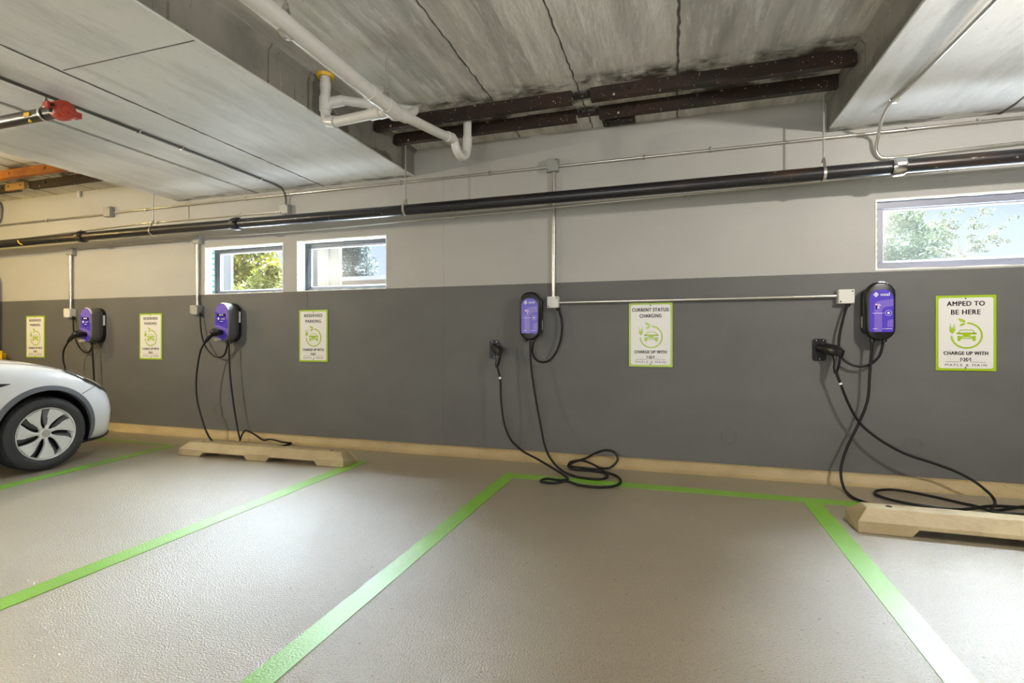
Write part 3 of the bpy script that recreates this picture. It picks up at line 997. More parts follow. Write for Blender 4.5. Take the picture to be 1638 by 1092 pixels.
# ============================================================ PIPES
PY, PZ, PR = -0.40, 2.64, 0.056
o = (0, PY, PZ)
t = thing('sprinkler_main', 'thick black sprinkler pipe running along the wall below the ceiling', 'pipe', o)
mb = MB(o)
pts = [(x, PY, PZ + 0.006 * math.sin(x * 0.7)) for x in [XL + 0.1 + i * 0.5 for i in range(int((XR - XL - 0.2) / 0.5) + 1)]]
mb.tube(pts, PR, 28)
mb.build('pipe', M_PIPE, t)
for x in (-7.55, -4.95, 1.70):
    mb = MB(o)
    z = PZ + 0.006 * math.sin(x * 0.7)
    mb.lathe([(-0.045, PR), (-0.045, PR + 0.014), (-0.03, PR + 0.02), (0.03, PR + 0.02), (0.045, PR + 0.014), (0.045, PR)], 28, 'x', (x, PY, z))
    mb.box(x - 0.03, x + 0.03, PY - PR - 0.035, PY - PR, z - 0.012, z + 0.012)
    mb.cyl((x - 0.045, PY - PR - 0.022, z), (x + 0.045, PY - PR - 0.022, z), 0.007, 10)
    mb.build('coupling', M_CHROME if x == 1.70 else M_PIPE, t)
for x in (-8.75, -9.45):
    mb = MB(o)
    mb.tube([(x, PY - PR - 0.002, PZ + 0.02), (x + 0.02, PY - PR + 0.004, PZ - 0.02), (x + 0.06, PY - PR + 0.02, PZ - 0.045)], 0.008, 6)
    mb.build('yellow_marking', M_YEL, t)


def hanger(x, ztop, label, zc=PZ, y=PY, r=PR, g='clevis hangers of the sprinkler main'):
    o = (x, y, ztop)
    t = thing('pipe_hanger', label, 'pipe hanger', o, g)
    MB(o).cyl((x, y, ztop), (x, y, zc + r + 0.045), 0.0075, 10).build('rod', M_BOXG, t)
    mb = MB(o)
    prf = []
    n = 22
    rr = r + 0.005
    pts = []
    for k in range(n + 1):
        a = R(120 + 300 * k / n)
        pts.append(Vector((x, y + rr * math.cos(a), zc + rr * math.sin(a))))
    pts = [Vector((x, y - 0.006, zc + r + 0.075))] + pts + [Vector((x, y + 0.006, zc + r + 0.075))]
    rings = []
    for i, p in enumerate(pts):
        d = (p - Vector((x, y, zc))).normalized() * 0.003
        rings.append([p - d + Vector((-0.011, 0, 0)), p - d + Vector((0.011, 0, 0)), p + d + Vector((0.011, 0, 0)), p + d + Vector((-0.011, 0, 0))])
    mb.loft(rings)
    mb.build('strap', M_GALV, t)
    mb = MB(o)
    mb.lathe([(-0.008, 0), (-0.008, 0.013), (0.006, 0.013), (0.006, 0)], 6, 'z', (x, y, zc + r + 0.05))
    mb.build('nut', M_GALV, t)
    return t


hanger(-6.275, ZB, 'clevis hanger holding the black pipe below the left ceiling band')
hanger(-2.70, ZC, 'clevis hanger holding the black pipe just right of the left ceiling band')
hanger(1.18, ZC, 'clevis hanger holding the black pipe just left of the right ceiling band')


def conduit(pts, r, label, straps=(), smooth=0, m=M_GALV, name='conduit', grp=None, wally=True):
    o = tuple(pts[0])
    t = thing(name, label, 'conduit', o, grp)
    MB(o).tube(pts, r, 12, smooth=smooth).build('tube', m, t)
    for s in straps:
        mb = MB(o)
        if wally:
            x, z = s
            mb.tube([(x - 0.0, -0.0, z + r + 0.025), (x, -0.004, z + r + 0.008), (x, -0.03 - r * 0.6, z + r * 0.8), (x, -0.03 - r * 0.6, z - r * 0.8), (x, -0.004, z - r - 0.004)], 0.006, 8)
            mb.cyl((x, 0, z + r + 0.016), (x, -0.012, z + r + 0.016), 0.008, 8)
        else:
            x, y = s
            mb.tube([(x - r - 0.02, y, ZB - 0.002), (x - r, y, ZB - 0.03), (x + r, y, ZB - 0.03), (x + r + 0.02, y, ZB - 0.002)], 0.006, 8)
            mb.cyl((x + r + 0.014, y, ZB), (x + r + 0.014, y, ZB - 0.014), 0.008, 8)
        mb.build('strap', M_GALV, t)
    return t


def jbox(x, z, w_, label, m=M_BOXG, d=0.07, cat='junction box', h=None, grp='junction boxes'):
    h = h or w_
    o = (x, 0, z)
    t = thing('junction_box', label, cat, o, grp)
    MB(o).box(x - w_ / 2, x + w_ / 2, -d, 0, z - h / 2, z + h / 2).build('box', m, t, bev=0.004)
    MB(o).prism(rrect(w_ * 0.96, h * 0.96, 0.006, 3), -d - 0.006, -d, cx=x, cz=z).build('cover', m, t, bev=0.002)
    for sx, sz in ((1, 1), (-1, -1)):
        MB(o).lathe([(-0.003, 0), (-0.003, 0.006), (0, 0.007)], 10, 'y', (x + sx * w_ * 0.36, -d - 0.006, z + sz * h * 0.36)).build('screw', M_DARK, t)
    return t


YW = -0.025
conduit([(XL + 0.1, YW, 3.03), (-7.68, YW, 3.04)], 0.014, 'upper wall conduit left of the high left junction box', [(-8.9, 3.035)], grp='galvanised wall conduits')
conduit([(-7.50, YW, 3.05), (-6.0, YW, 3.055), (-1.26, YW, 3.06)], 0.012, 'upper wall conduit between the two high junction boxes', [(-6.9, 3.05), (-5.2, 3.057), (-2.98, 3.058), (-1.9, 3.06)], grp='galvanised wall conduits')
conduit([(-1.14, YW, 3.06), (XR - 0.1, YW, 3.075)], 0.012, 'upper wall conduit running right from the central high junction box', [(-0.28, 3.063), (0.33, 3.065), (1.9, 3.068), (2.4, 3.07)], grp='galvanised wall conduits')
jbox(-1.199, 3.066, 0.128, 'square grey box high on the wall above the centre charger')
jbox(-7.59, 3.065, 0.14, 'square grey box high on the wall at far left')
jbox(-4.555, 2.868, 0.115, 'grey box under the left ceiling band where its conduit ends')
conduit([(-4.61, YW, 2.852), (-7.02, YW, 2.862), (-9.9, YW, 2.79), (XL + 0.1, YW, 2.79)], 0.008, 'thin conduit running left from the box under the left band', [(-5.3, 2.855), (-6.7, 2.861), (-8.2, 2.834)], grp='galvanised wall conduits')
YL = -0.045
conduit([(-5.88, YL + .01, 2.605), (-4.17, YL, 2.59), (-3.14, YL, 2.606), (-1.35, YL, 2.627), (-1.2, YL, 2.632), (-0.46, YL, 2.647), (1.185, YL, 2.676), (2.7, YL, 2.719), (4.5, YL, 2.76)], 0.010, 'long conduit under the black pipe, right of the first drop', [(-4.9, 2.6), (-2.3, 2.616), (-0.6, 2.645), (0.1, 2.657), (2.2, 2.705)], grp='galvanised wall conduits')
conduit([(-8.27, YW, 2.575), (-6.04, YW, 2.603)], 0.010, 'conduit joining the tops of the two left drops', [(-7.2, 2.589)], grp='galvanised wall conduits')
jbox(-5.962, 2.582, 0.11, 'small grey box at the head of the drop left of the small windows', h=0.11)
jbox(-8.343, 2.547, 0.11, 'small grey box at the head of the far left drop', h=0.11)
for x, z0, z1, lb in ((-8.37, 1.72, 2.50, 'vertical conduit down to the far left charger box'), (-5.975, 1.715, 2.53, 'vertical conduit down to the box left of the small windows'), (-1.188, 1.715, 3.0, 'tall vertical conduit down to the box at the centre charger')):
    conduit([(x, -0.03, z1), (x, -0.03, z0)], 0.0185, lb, grp='vertical conduit drops')
jbox(-8.37, 1.655, 0.13, 'pale box left of the far left charger', M_BOXW, 0.08)
jbox(-5.982, 1.658, 0.125, 'grey box left of the charger below the small windows', M_BOXG, 0.08)
jbox(-1.187, 1.654, 0.118, 'grey box beside the centre charger where two conduits meet', M_BOXW, 0.08)
jbox(1.437, 1.647, 0.125, 'pale box left of the right charger', M_BOXW, 0.07)
conduit([(-1.128, -0.035, 1.652), (1.375, -0.035, 1.655)], 0.016, 'long level conduit between the two right-hand chargers', [], grp='level conduit')

# conduit under the left band, bending down to its box; and the one under the right band
conduit([(-4.50, -9, ZB - 0.016), (-4.50, -2.5, ZB - 0.016), (-4.50, -0.30, ZB - 0.016), (-4.51, -0.16, ZB - 0.022), (-4.54, -0.07, ZB - 0.06), (-4.555, -0.04, ZB - 0.12), (-4.555, -0.035, 2.92)], 0.0125, 'shade-darkened conduit strapped under the left ceiling band', [(-4.50, -1.9), (-4.50, -1.49), (-4.50, -0.5), (-4.5, -2.9)], wally=False, grp='band conduits', m=M_STEEL_SHADED)
pp = [(1.64, -9, ZB - 0.04), (1.645, -1.8, ZB - 0.03), (1.62, -0.72, ZB - 0.016), (1.60, -0.55, ZB - 0.02), (1.62, -0.30, ZB - 0.07), (1.665, -0.10, 3.01), (1.665, -0.045, 2.92), (1.70, -0.03, 2.85), (1.80, -0.03, 2.833), (2.1, -0.03, 2.843), (2.7, -0.03, 2.86), (4.5, -0.03, 2.9)]
conduit(pp, 0.0135, 'conduit bending down from the right band and along behind the pipe', [(1.615, -0.58)], smooth=5, wally=False, grp='band conduits')

# grooved sprinkler branch with red end cap, upper left
o = (-4.9, -2.57, 2.985)
t = thing('sprinkler_branch', 'black sprinkler branch pipe with a red end cap, upper left', 'pipe', o)
MB(o).tube([(-10.2, -2.57, 2.985), (-4.40, -2.57, 2.985)], 0.045, 24).build('pipe', M_PIPE, t)
mb = MB(o)
cx_, cy_, cz_ = -4.37, -2.57, 2.985
mb.lathe([(-0.055, 0.045), (-0.055, 0.062), (-0.03, 0.072), (0.03, 0.072), (0.055, 0.062), (0.055, 0.045), (0.06, 0.03), (0.085, 0.028), (0.09, 0)], 24, 'x', (cx_, cy_, cz_))
mb.box(cx_ - 0.03, cx_ + 0.03, cy_ - 0.115, cy_ - 0.06, cz_ - 0.022, cz_ + 0.022)
mb.box(cx_ - 0.03, cx_ + 0.03, cy_ + 0.06, cy_ + 0.115, cz_ - 0.022, cz_ + 0.022)
o_ = mb.build('end_cap', M_RED, t, bev=0.004)
mb = MB(o)
mb.cyl((cx_ - 0.05, cy_ - 0.09, cz_), (cx_ + 0.05, cy_ - 0.09, cz_), 0.011, 8)
mb.cyl((cx_ + 0.02, cy_ - 0.09, cz_ - 0.05), (cx_ + 0.02, cy_ - 0.09, cz_ - 0.02), 0.012, 6)
mb.build('bolt', M_DARK, t)
mb = MB(o)
mb.box(-4.70, -4.685, -2.60, -2.585, cz_ - 0.055, cz_ - 0.035)
mb.box(-4.72, -4.66, -2.62, -2.60, cz_ - 0.02, cz_ + 0.008)
mb.build('yellow_marking', M_YEL, t)
h_ = hanger(-4.56, ZB, 'short hanger holding the branch pipe beside its red cap', 2.985, -2.57, 0.045, 'sprinkler branch hanger')

# ---- white drain piping
o = (-2.0, -1.85, 2.98)
t = thing('drain_pipe', 'white plastic drain piping with branches and trap under the ceiling', 'pipe', o)
J = Vector((-2.0, -1.86, 2.975))
MB(o).tube([(-2.0, -9.0, 2.955), tuple(J)], 0.052, 24).build('main_pipe', M_PVC, t)
mb = MB(o)
mb.lathe([(-0.09, 0.052), (-0.09, 0.060), (-0.04, 0.062), (0.05, 0.062), (0.085, 0.05), (0.095, 0.03), (0.097, 0)], 24, 'y', tuple(J))
mb.tube([tuple(J + Vector((-0.12, 0.035, 0.01))), tuple(J)], 0.050, 18)
mb.tube([tuple(J + Vector((0.02, 0.18, 0.02))), tuple(J)], 0.050, 18)
mb.build('junction_fitting', M_PVC, t)


def fitted(pts, r, sm=0):
    MB(o).tube(pts, r, 18, smooth=sm).build('branch_pipe', M_PVC, t)


def sleeve(a, b, r):
    MB(o).tube([a, b], r, 18).build('pipe_fitting', M_PVC, t)


# first riser by the band
fitted([(-2.705, -1.70, ZC), (-2.705, -1.70, 3.13), (-2.70, -1.70, 3.085), (-2.68, -1.71, 3.045), (-2.63, -1.73, 3.02), (-2.56, -1.745, 3.005), tuple(J)], 0.039)
sleeve((-2.705, -1.70, 3.24), (-2.705, -1.70, 3.13), 0.048)
sleeve((-2.705, -1.70, 3.36), (-2.705, -1.70, 3.30), 0.043)
sleeve((-2.66, -1.72, 3.03), (-2.57, -1.745, 3.005), 0.047)
sleeve((-2.20, -1.82, 2.985), (-2.10, -1.84, 2.98), 0.047)
sleeve((-2.0, -2.16, 2.974), (-2.0, -2.08, 2.975), 0.058)
fitted([(-2.70, -1.69, 3.17), (-2.62, -1.67, 3.215), (-2.55, -1.66, 3.21), (-2.0, -1.50, 3.12), (-1.99, -1.62, 3.04), tuple(J)], 0.036)
sleeve((-2.66, -1.68, 3.20), (-2.56, -1.66, 3.212), 0.043)
# second branch with the trap
T = [(J.x, J.y, J.z), (-1.955, -1.15, 3.07), (-1.925, -0.93, 3.10)]
fitted(T, 0.039)
a_, b_ = (-1.925, -0.93, 3.10), (-1.905, -0.66, 3.12)
arc = []
for k in range(13):
    a = R(180 + 180 * k / 12)
    arc.append((-1.915 + 0.003 * k, -0.795 + 0.10 * math.cos(a), 3.07 + 0.10 * math.sin(a) * 0.9))
fitted([(-1.925, -0.99, 3.092), (-1.92, -0.93, 3.10), (-1.918, -0.905, 3.09)] + arc + [(-1.875, -0.695, 3.2), (-1.875, -0.69, ZC)], 0.039)
sleeve((-1.93, -1.03, 3.085), (-1.92, -0.945, 3.097), 0.045)
sleeve((-1.875, -0.69, 3.20), (-1.878, -0.695, 3.09), 0.045)
for x, y in ((-2.705, -1.70), (-1.875, -0.69)):
    MB(o).lathe([(0, 0.04), (-0.02, 0.045), (-0.022, 0.062), (0, 0.07)], 20, 'z', (x, y, ZC)).build('yellow_sealant_ring', M_YEL, t)
hanger(-2.0, ZC, 'long thin rod hanger holding the white drain pipe', 2.975, -1.93, 0.054, 'drain pipe hangers')
hanger(-2.0, ZC, 'wire loop hanger around the white drain pipe at the top edge', 2.957, -2.95, 0.056, 'drain pipe hangers')

# short vertical stub pipe and elbow, dark pipe, yellow guard at the left edge
conduit([(-10.3, -0.05, 3.38), (-9.98, -0.05, 3.38), (-9.93, -0.05, 3.33), (-9.93, -0.05, 3.18), (-9.97, -0.05, 3.1), (-10.4, -0.05, 3.08)], 0.024, 'grey elbowed conduit at the left frame edge under the ceiling', smooth=4, m=M_BOXG)
conduit([(-10.35, -0.09, 2.26), (-10.05, -0.09, 2.26), (-9.965, -0.09, 2.20), (-9.95, -0.09, 2.05), (-9.95, -0.09, 0.95)], 0.028, 'dark upright pipe with a bend at the left frame edge', smooth=4, m=M_PIPE)
o = (-9.95, -0.12, 0.0)
t = thing('guard_rail', 'yellow painted guard plate on the wall at the left frame edge', 'guard', o)
MB(o).box(-10.5, -9.70, -0.14, -0.128, 0.80, 1.10).build('plate', M_YEL, t, bev=0.003)
mb = MB(o)
mb.box(-10.0, -9.86, -0.128, 0.0, 0.84, 1.06)
mb.build('bracket', M_YEL, t)
for x, z in ((-9.735, 1.06), (-9.735, 0.85), (-9.9, 1.0), (-9.9, 0.9)):
    MB(o).lathe([(-0.006, 0), (-0.006, 0.008), (0, 0.01)], 6, 'y', (x, -0.14, z)).build('bolt', M_DARK, t)
conduit([(-8.20, -0.03, ZC), (-8.20, -0.03, 3.33)], 0.02, 'short white stub pipe at the ceiling edge, far left bay', m=M_PVC, name='stub_pipe')

# ============================================================ SIGNS
def arc_band(mb, cx, cz, r, w_, a0, a1, y, d=0.0008, n=40):
    rings = []
    for k in range(n + 1):
        a = R(a0 + (a1 - a0) * k / n)
        c, s = math.cos(a), math.sin(a)
        rings.append([(cx + (r - w_ / 2) * c, y, cz + (r - w_ / 2) * s), (cx + (r + w_ / 2) * c, y, cz + (r + w_ / 2) * s),
                      (cx + (r + w_ / 2) * c, y - d, cz + (r + w_ / 2) * s), (cx + (r - w_ / 2) * c, y - d, cz + (r - w_ / 2) * s)])
    mb.loft(rings)


def emblem(mb, y):
    D = 0.0008
    def P(pts):
        mb.prism(pts, y - D, y)
    arc_band(mb, 0.006, -0.021, 0.104, 0.0135, 88, -178, y)
    # leaves
    P([(-0.052, 0.125), (-0.030, 0.118), (-0.008, 0.108), (-0.001, 0.095), (-0.004, 0.086), (-0.020, 0.090), (-0.036, 0.097), (-0.046, 0.108)])
    P([(-0.040, 0.056), (-0.038, 0.072), (-0.026, 0.081), (-0.008, 0.084), (0.000, 0.078), (-0.010, 0.068), (-0.024, 0.060)])
    # plug
    P([(-0.117, 0.052), (-0.117, 0.046), (-0.069, 0.046), (-0.069, 0.052)])
    P([(-0.112, 0.041), (-0.112, 0.016), (-0.104, 0.004), (-0.096, 0.001), (-0.096, -0.008), (-0.089, -0.008), (-0.089, 0.001), (-0.081, 0.004), (-0.073, 0.016), (-0.073, 0.041)])
    for x in (-0.108, -0.083):
        P([(x, 0.052), (x + 0.006, 0.052), (x + 0.006, 0.077), (x, 0.077)])
    # car
    P([(-0.066, -0.001), (-0.066, -0.007), (-0.055, -0.009), (-0.048, 0.0), (0.060, 0.0), (0.067, -0.009), (0.078, -0.007), (0.078, -0.001), (0.064, 0.004), (-0.052, 0.004)])
    for a, b in (((-0.048, 0.002), (-0.032, 0.027)), ((0.060, 0.002), (0.044, 0.027))):
        P([(a[0] - 0.003, a[1]), (b[0] - 0.003, b[1]), (b[0] + 0.004, b[1]), (a[0] + 0.004, a[1])])
    P([(-0.034, 0.021), (-0.034, 0.028), (0.046, 0.028), (0.046, 0.022)])
    P([(-0.056, 0.001), (-0.056, -0.012), (-0.018, -0.014), (0.030, -0.014), (0.068, -0.012), (0.068, 0.001)])
    P([(-0.019, -0.014), (-0.022, -0.034), (0.034, -0.034), (0.031, -0.014)])
    P([(-0.056, -0.022), (-0.056, -0.046), (-0.022, -0.046), (-0.022, -0.028), (-0.034, -0.026)])
    P([(0.068, -0.022), (0.046, -0.026), (0.034, -0.028), (0.034, -0.046), (0.068, -0.046)])
    P([(-0.022, -0.040), (-0.022, -0.048), (0.034, -0.048), (0.034, -0.040)])
    P([(-0.056, -0.046), (-0.056, -0.066), (-0.036, -0.066), (-0.032, -0.046)])
    P([(0.068, -0.046), (0.044, -0.046), (0.048, -0.066), (0.068, -0.066)])


def make_sign(lines, label, x, z, group=None):
    """lines: (text, z, width, cap height)"""
    t = thing('parking_sign', label, 'sign', (0, 0, 0), group)
    MB().prism(rrect(0.415, 0.63, 0.006, 3), -0.007, 0.0).build('sign_plate', M_SIGNG, t, bev=0.001)
    y = -0.0074
    MB().prism(rrect(0.375, 0.59, 0.018, 6), y, -0.0069).build('white_panel', M_SIGNW, t)
    mb = MB()
    for s, zz, wd, hh in lines + [('CHARGE UP WITH', -0.168, 0.303, 0.029), ('MAPLE & MAIN', -0.267, 0.285, 0.020)]:
        ml = MB()
        thin = s.startswith('MAPLE')
        for dx, dz in (((0, 0),) if thin else ((-0.0013, -0.0006), (0.0013, -0.0006), (-0.0013, 0.0006), (0.0013, 0.0006))):
            text_bm(ml, s, dx, zz + dz, wd, hh, y, spacing=1.4 if thin else 1.1)
        ml.build('lettering', M_SIGNK, t, smooth=False)
    # double-M monogram between two rules
    for pts in (([(-0.034, -0.240), (-0.034, -0.206), (-0.006, -0.238), (-0.006, -0.206)]), ([(0.034, -0.240), (0.034, -0.206), (0.006, -0.238), (0.006, -0.206)]), ([(-0.016, -0.206), (0.0, -0.222), (0.016, -0.206)])):
        for a, b in zip(pts, pts[1:]):
            d = Vector((b[0] - a[0], b[1] - a[1])).normalized()
            nx, nz = -d.y * 0.0026, d.x * 0.0026
            mb.prism([(a[0] + nx, a[1] + nz), (b[0] + nx, b[1] + nz), (b[0] - nx, b[1] - nz), (a[0] - nx, a[1] - nz)], y - 0.0008, y)
    for a, b in ((-0.138, -0.042), (0.042, 0.138)):
        mb.prism([(a, -0.2405), (b, -0.2405), (b, -0.243), (a, -0.243)], y - 0.0008, y)
    mb.build('monogram', M_SIGNK, t, smooth=False)
    mb = MB()
    emblem(mb, y)
    mb.build('emblem', M_SIGNG, t, smooth=False)
    for zz in (0.288, -0.289):
        MB().lathe([(-0.004, 0), (-0.004, 0.004), (0, 0.006)], 12, 'y', (0, y, zz)).build('screw', M_DARK, t)
    t.location = (x, -0.001, z)
    return t


G_ = 'reserved parking signs'
RL = [('RESERVED', 0.246, 0.257, 0.036), ('PARKING', 0.178, 0.224, 0.036)]
p = make_sign(RL, 'reserved parking sign right of the two small windows', -4.176, 1.315, G_)
for x, lb in ((-6.835, 'reserved parking sign between the two left chargers'), (-9.176, 'reserved parking sign at far left above the white car')):
    c = copy_tree(p)
    c.location = (x, -0.001, 1.313)
    c['label'] = lb
make_sign([('CURRENT STATUS:', 0.246, 0.352, 0.034), ('CHARGING', 0.187, 0.205, 0.034)], 'current status charging sign below the long level conduit', -0.2205, 1.317)
make_sign([('AMPED TO', 0.2456, 0.258, 0.039), ('BE HERE', 0.175, 0.200, 0.039)], 'amped to be here sign below the right window', 2.318, 1.325)

# ============================================================ CHARGERS, right type
def make_charger_b(label):
    t = thing('wall_charger', label, 'car charger', (0, 0, 0), 'black chargers with flat purple fronts')
    MB().prism(rrect(0.215, 0.40, 0.055, 6), -0.075, 0.0).build('back_housing', M_BLACK, t, bev=0.008)
    MB().prism(rrect(0.16, 0.34, 0.05, 6), -0.095, -0.07).build('neck', M_BLACK, t)
    mb = MB()
    oz = [(1.0, -0.095), (1.03, -0.105), (1.04, -0.125), (1.02, -0.145), (0.94, -0.158), (0.86, -0.160)]
    rings = []
    for k, y in oz:
        rings.append([(u * k, y, v * (1 + (k - 1) * 0.6)) for u, v in rrect(0.208, 0.49, 0.10, 10)])
    mb.loft(rings)
    mb.build('front_shell', M_BLACK, t, ang=50)
    # purple face: arched top, nearly square foot
    def face(w_, z0, z1, rt, rb):
        o = []
        for cx, cz, a0, r_ in ((w_ / 2 - rt, z1 - rt, 0, rt), (-w_ / 2 + rt, z1 - rt, 90, rt), (-w_ / 2 + rb, z0 + rb, 180, rb), (w_ / 2 - rb, z0 + rb, 270, rb)):
            for k in range(9):
                a = R(a0 + 90 * k / 8)
                o.append((cx + r_ * math.cos(a), cz + r_ * math.sin(a)))
        return o
    MB().prism(face(0.172, -0.178, 0.182, 0.075, 0.014), -0.1625, -0.159).build('purple_face', M_PUR, t, bev=0.001)
    y = -0.1627
    mb = MB()
    def P(pts, d=0.0006):
        mb.prism(pts, y - d, y)
    P([(-0.052, -0.176), (-0.052, 0.058), (-0.044, 0.072), (-0.028, 0.082), (0.02, 0.092), (0.085, 0.100), (0.085, 0.040), (0.038, 0.034), (0.012, 0.022), (0.004, 0.004), (0.004, -0.176)])
    P([(0.045, -0.080), (0.085, -0.070), (0.085, -0.138), (0.040, -0.134)])
    mb.build('light_print', M_PUR2, t, smooth=False)
    y = -0.1634
    mb = MB()
    text_bm(mb, 'xeal', 0.0233, 0.140, 0.066, 0.026, y)
    text_bm(mb, 'xeal', 0.0247, 0.140, 0.066, 0.026, y)
    for s_ in (0.020,):
        for a0 in range(4):
            a, b = R(90 * a0), R(90 * a0 + 90)
            p1, p2 = (math.cos(a) * s_, math.sin(a) * s_ * 1.1), (math.cos(b) * s_, math.sin(b) * s_ * 1.1)
            q1, q2 = (p1[0] * 0.66, p1[1] * 0.66), (p2[0] * 0.66, p2[1] * 0.66)
            mb.prism([(-0.040 + p1[0], 0.138 + p1[1]), (-0.040 + p2[0], 0.138 + p2[1]), (-0.040 + q2[0], 0.138 + q2[1]), (-0.040 + q1[0], 0.138 + q1[1])], y - 0.0006, y)
    mb.prism([(-0.044, 0.128), (-0.036, 0.128), (-0.036, 0.148), (-0.044, 0.148)], y - 0.0006, y)
    text_bm(mb, 'Tap/Mobile', -0.030, -0.020, 0.076, 0.012, y)
    arc_band(mb, 0.050, -0.018, 0.023, 0.0018, 0, 359, y, 0.0005, 30)
    arc_band(mb, 0.050, -0.018, 0.005, 0.008, 0, 359, y, 0.0005, 16)
    mb.prism([(0.014, -0.020), (0.018, -0.020), (0.018, -0.016), (0.014, -0.016)], y - 0.0006, y)
    for z_, x0, x1 in ((0.056, -0.028, -0.012), (0.046, -0.028, -0.004), (0.034, -0.028, -0.014), (0.024, -0.028, -0.016), (-0.150, -0.062, -0.030), (-0.150, 0.008, 0.014), (-0.150, 0.017, 0.023), (-0.150, 0.028, 0.076)):
        mb.prism([(x0, z_ - 0.002), (x1, z_ - 0.002), (x1, z_ + 0.002), (x0, z_ + 0.002)], y - 0.0005, y)
    mb.build('white_print', M_WPRINT, t, smooth=False)
    MB().box(-0.042, -0.034, y - 0.001, y, 0.012, 0.052).build('indicator_bar', M_SCREEN, t, smooth=False)
    MB().prism(rrect(0.010, 0.010, 0.0048, 5), y - 0.0012, y, cx=-0.038, cz=0.054).build('indicator_light', M_LED, t)
    for sg in (-1, 1):
        MB().prism(rrect(0.03, 0.10, 0.004, 3), 0.1072 * sg, 0.1085 * sg, axis='x', cx=-0.045, cz=-0.09).build('side_label', M_CAP, t)
    for x in (-0.055, 0.035):
        MB().cyl((x, -0.12, -0.262), (x, -0.12, -0.236), 0.019, 14).build('cable_gland', M_BLACK, t, bev=0.002)
    return t


cb = make_charger_b('black and purple charger left of the current status sign')
cc = copy_tree(cb)
cb.location = (-1.412, 0, 1.512)
cc.location = (1.668, 0, 1.512)
cc['label'] = 'black and purple charger below the right window'

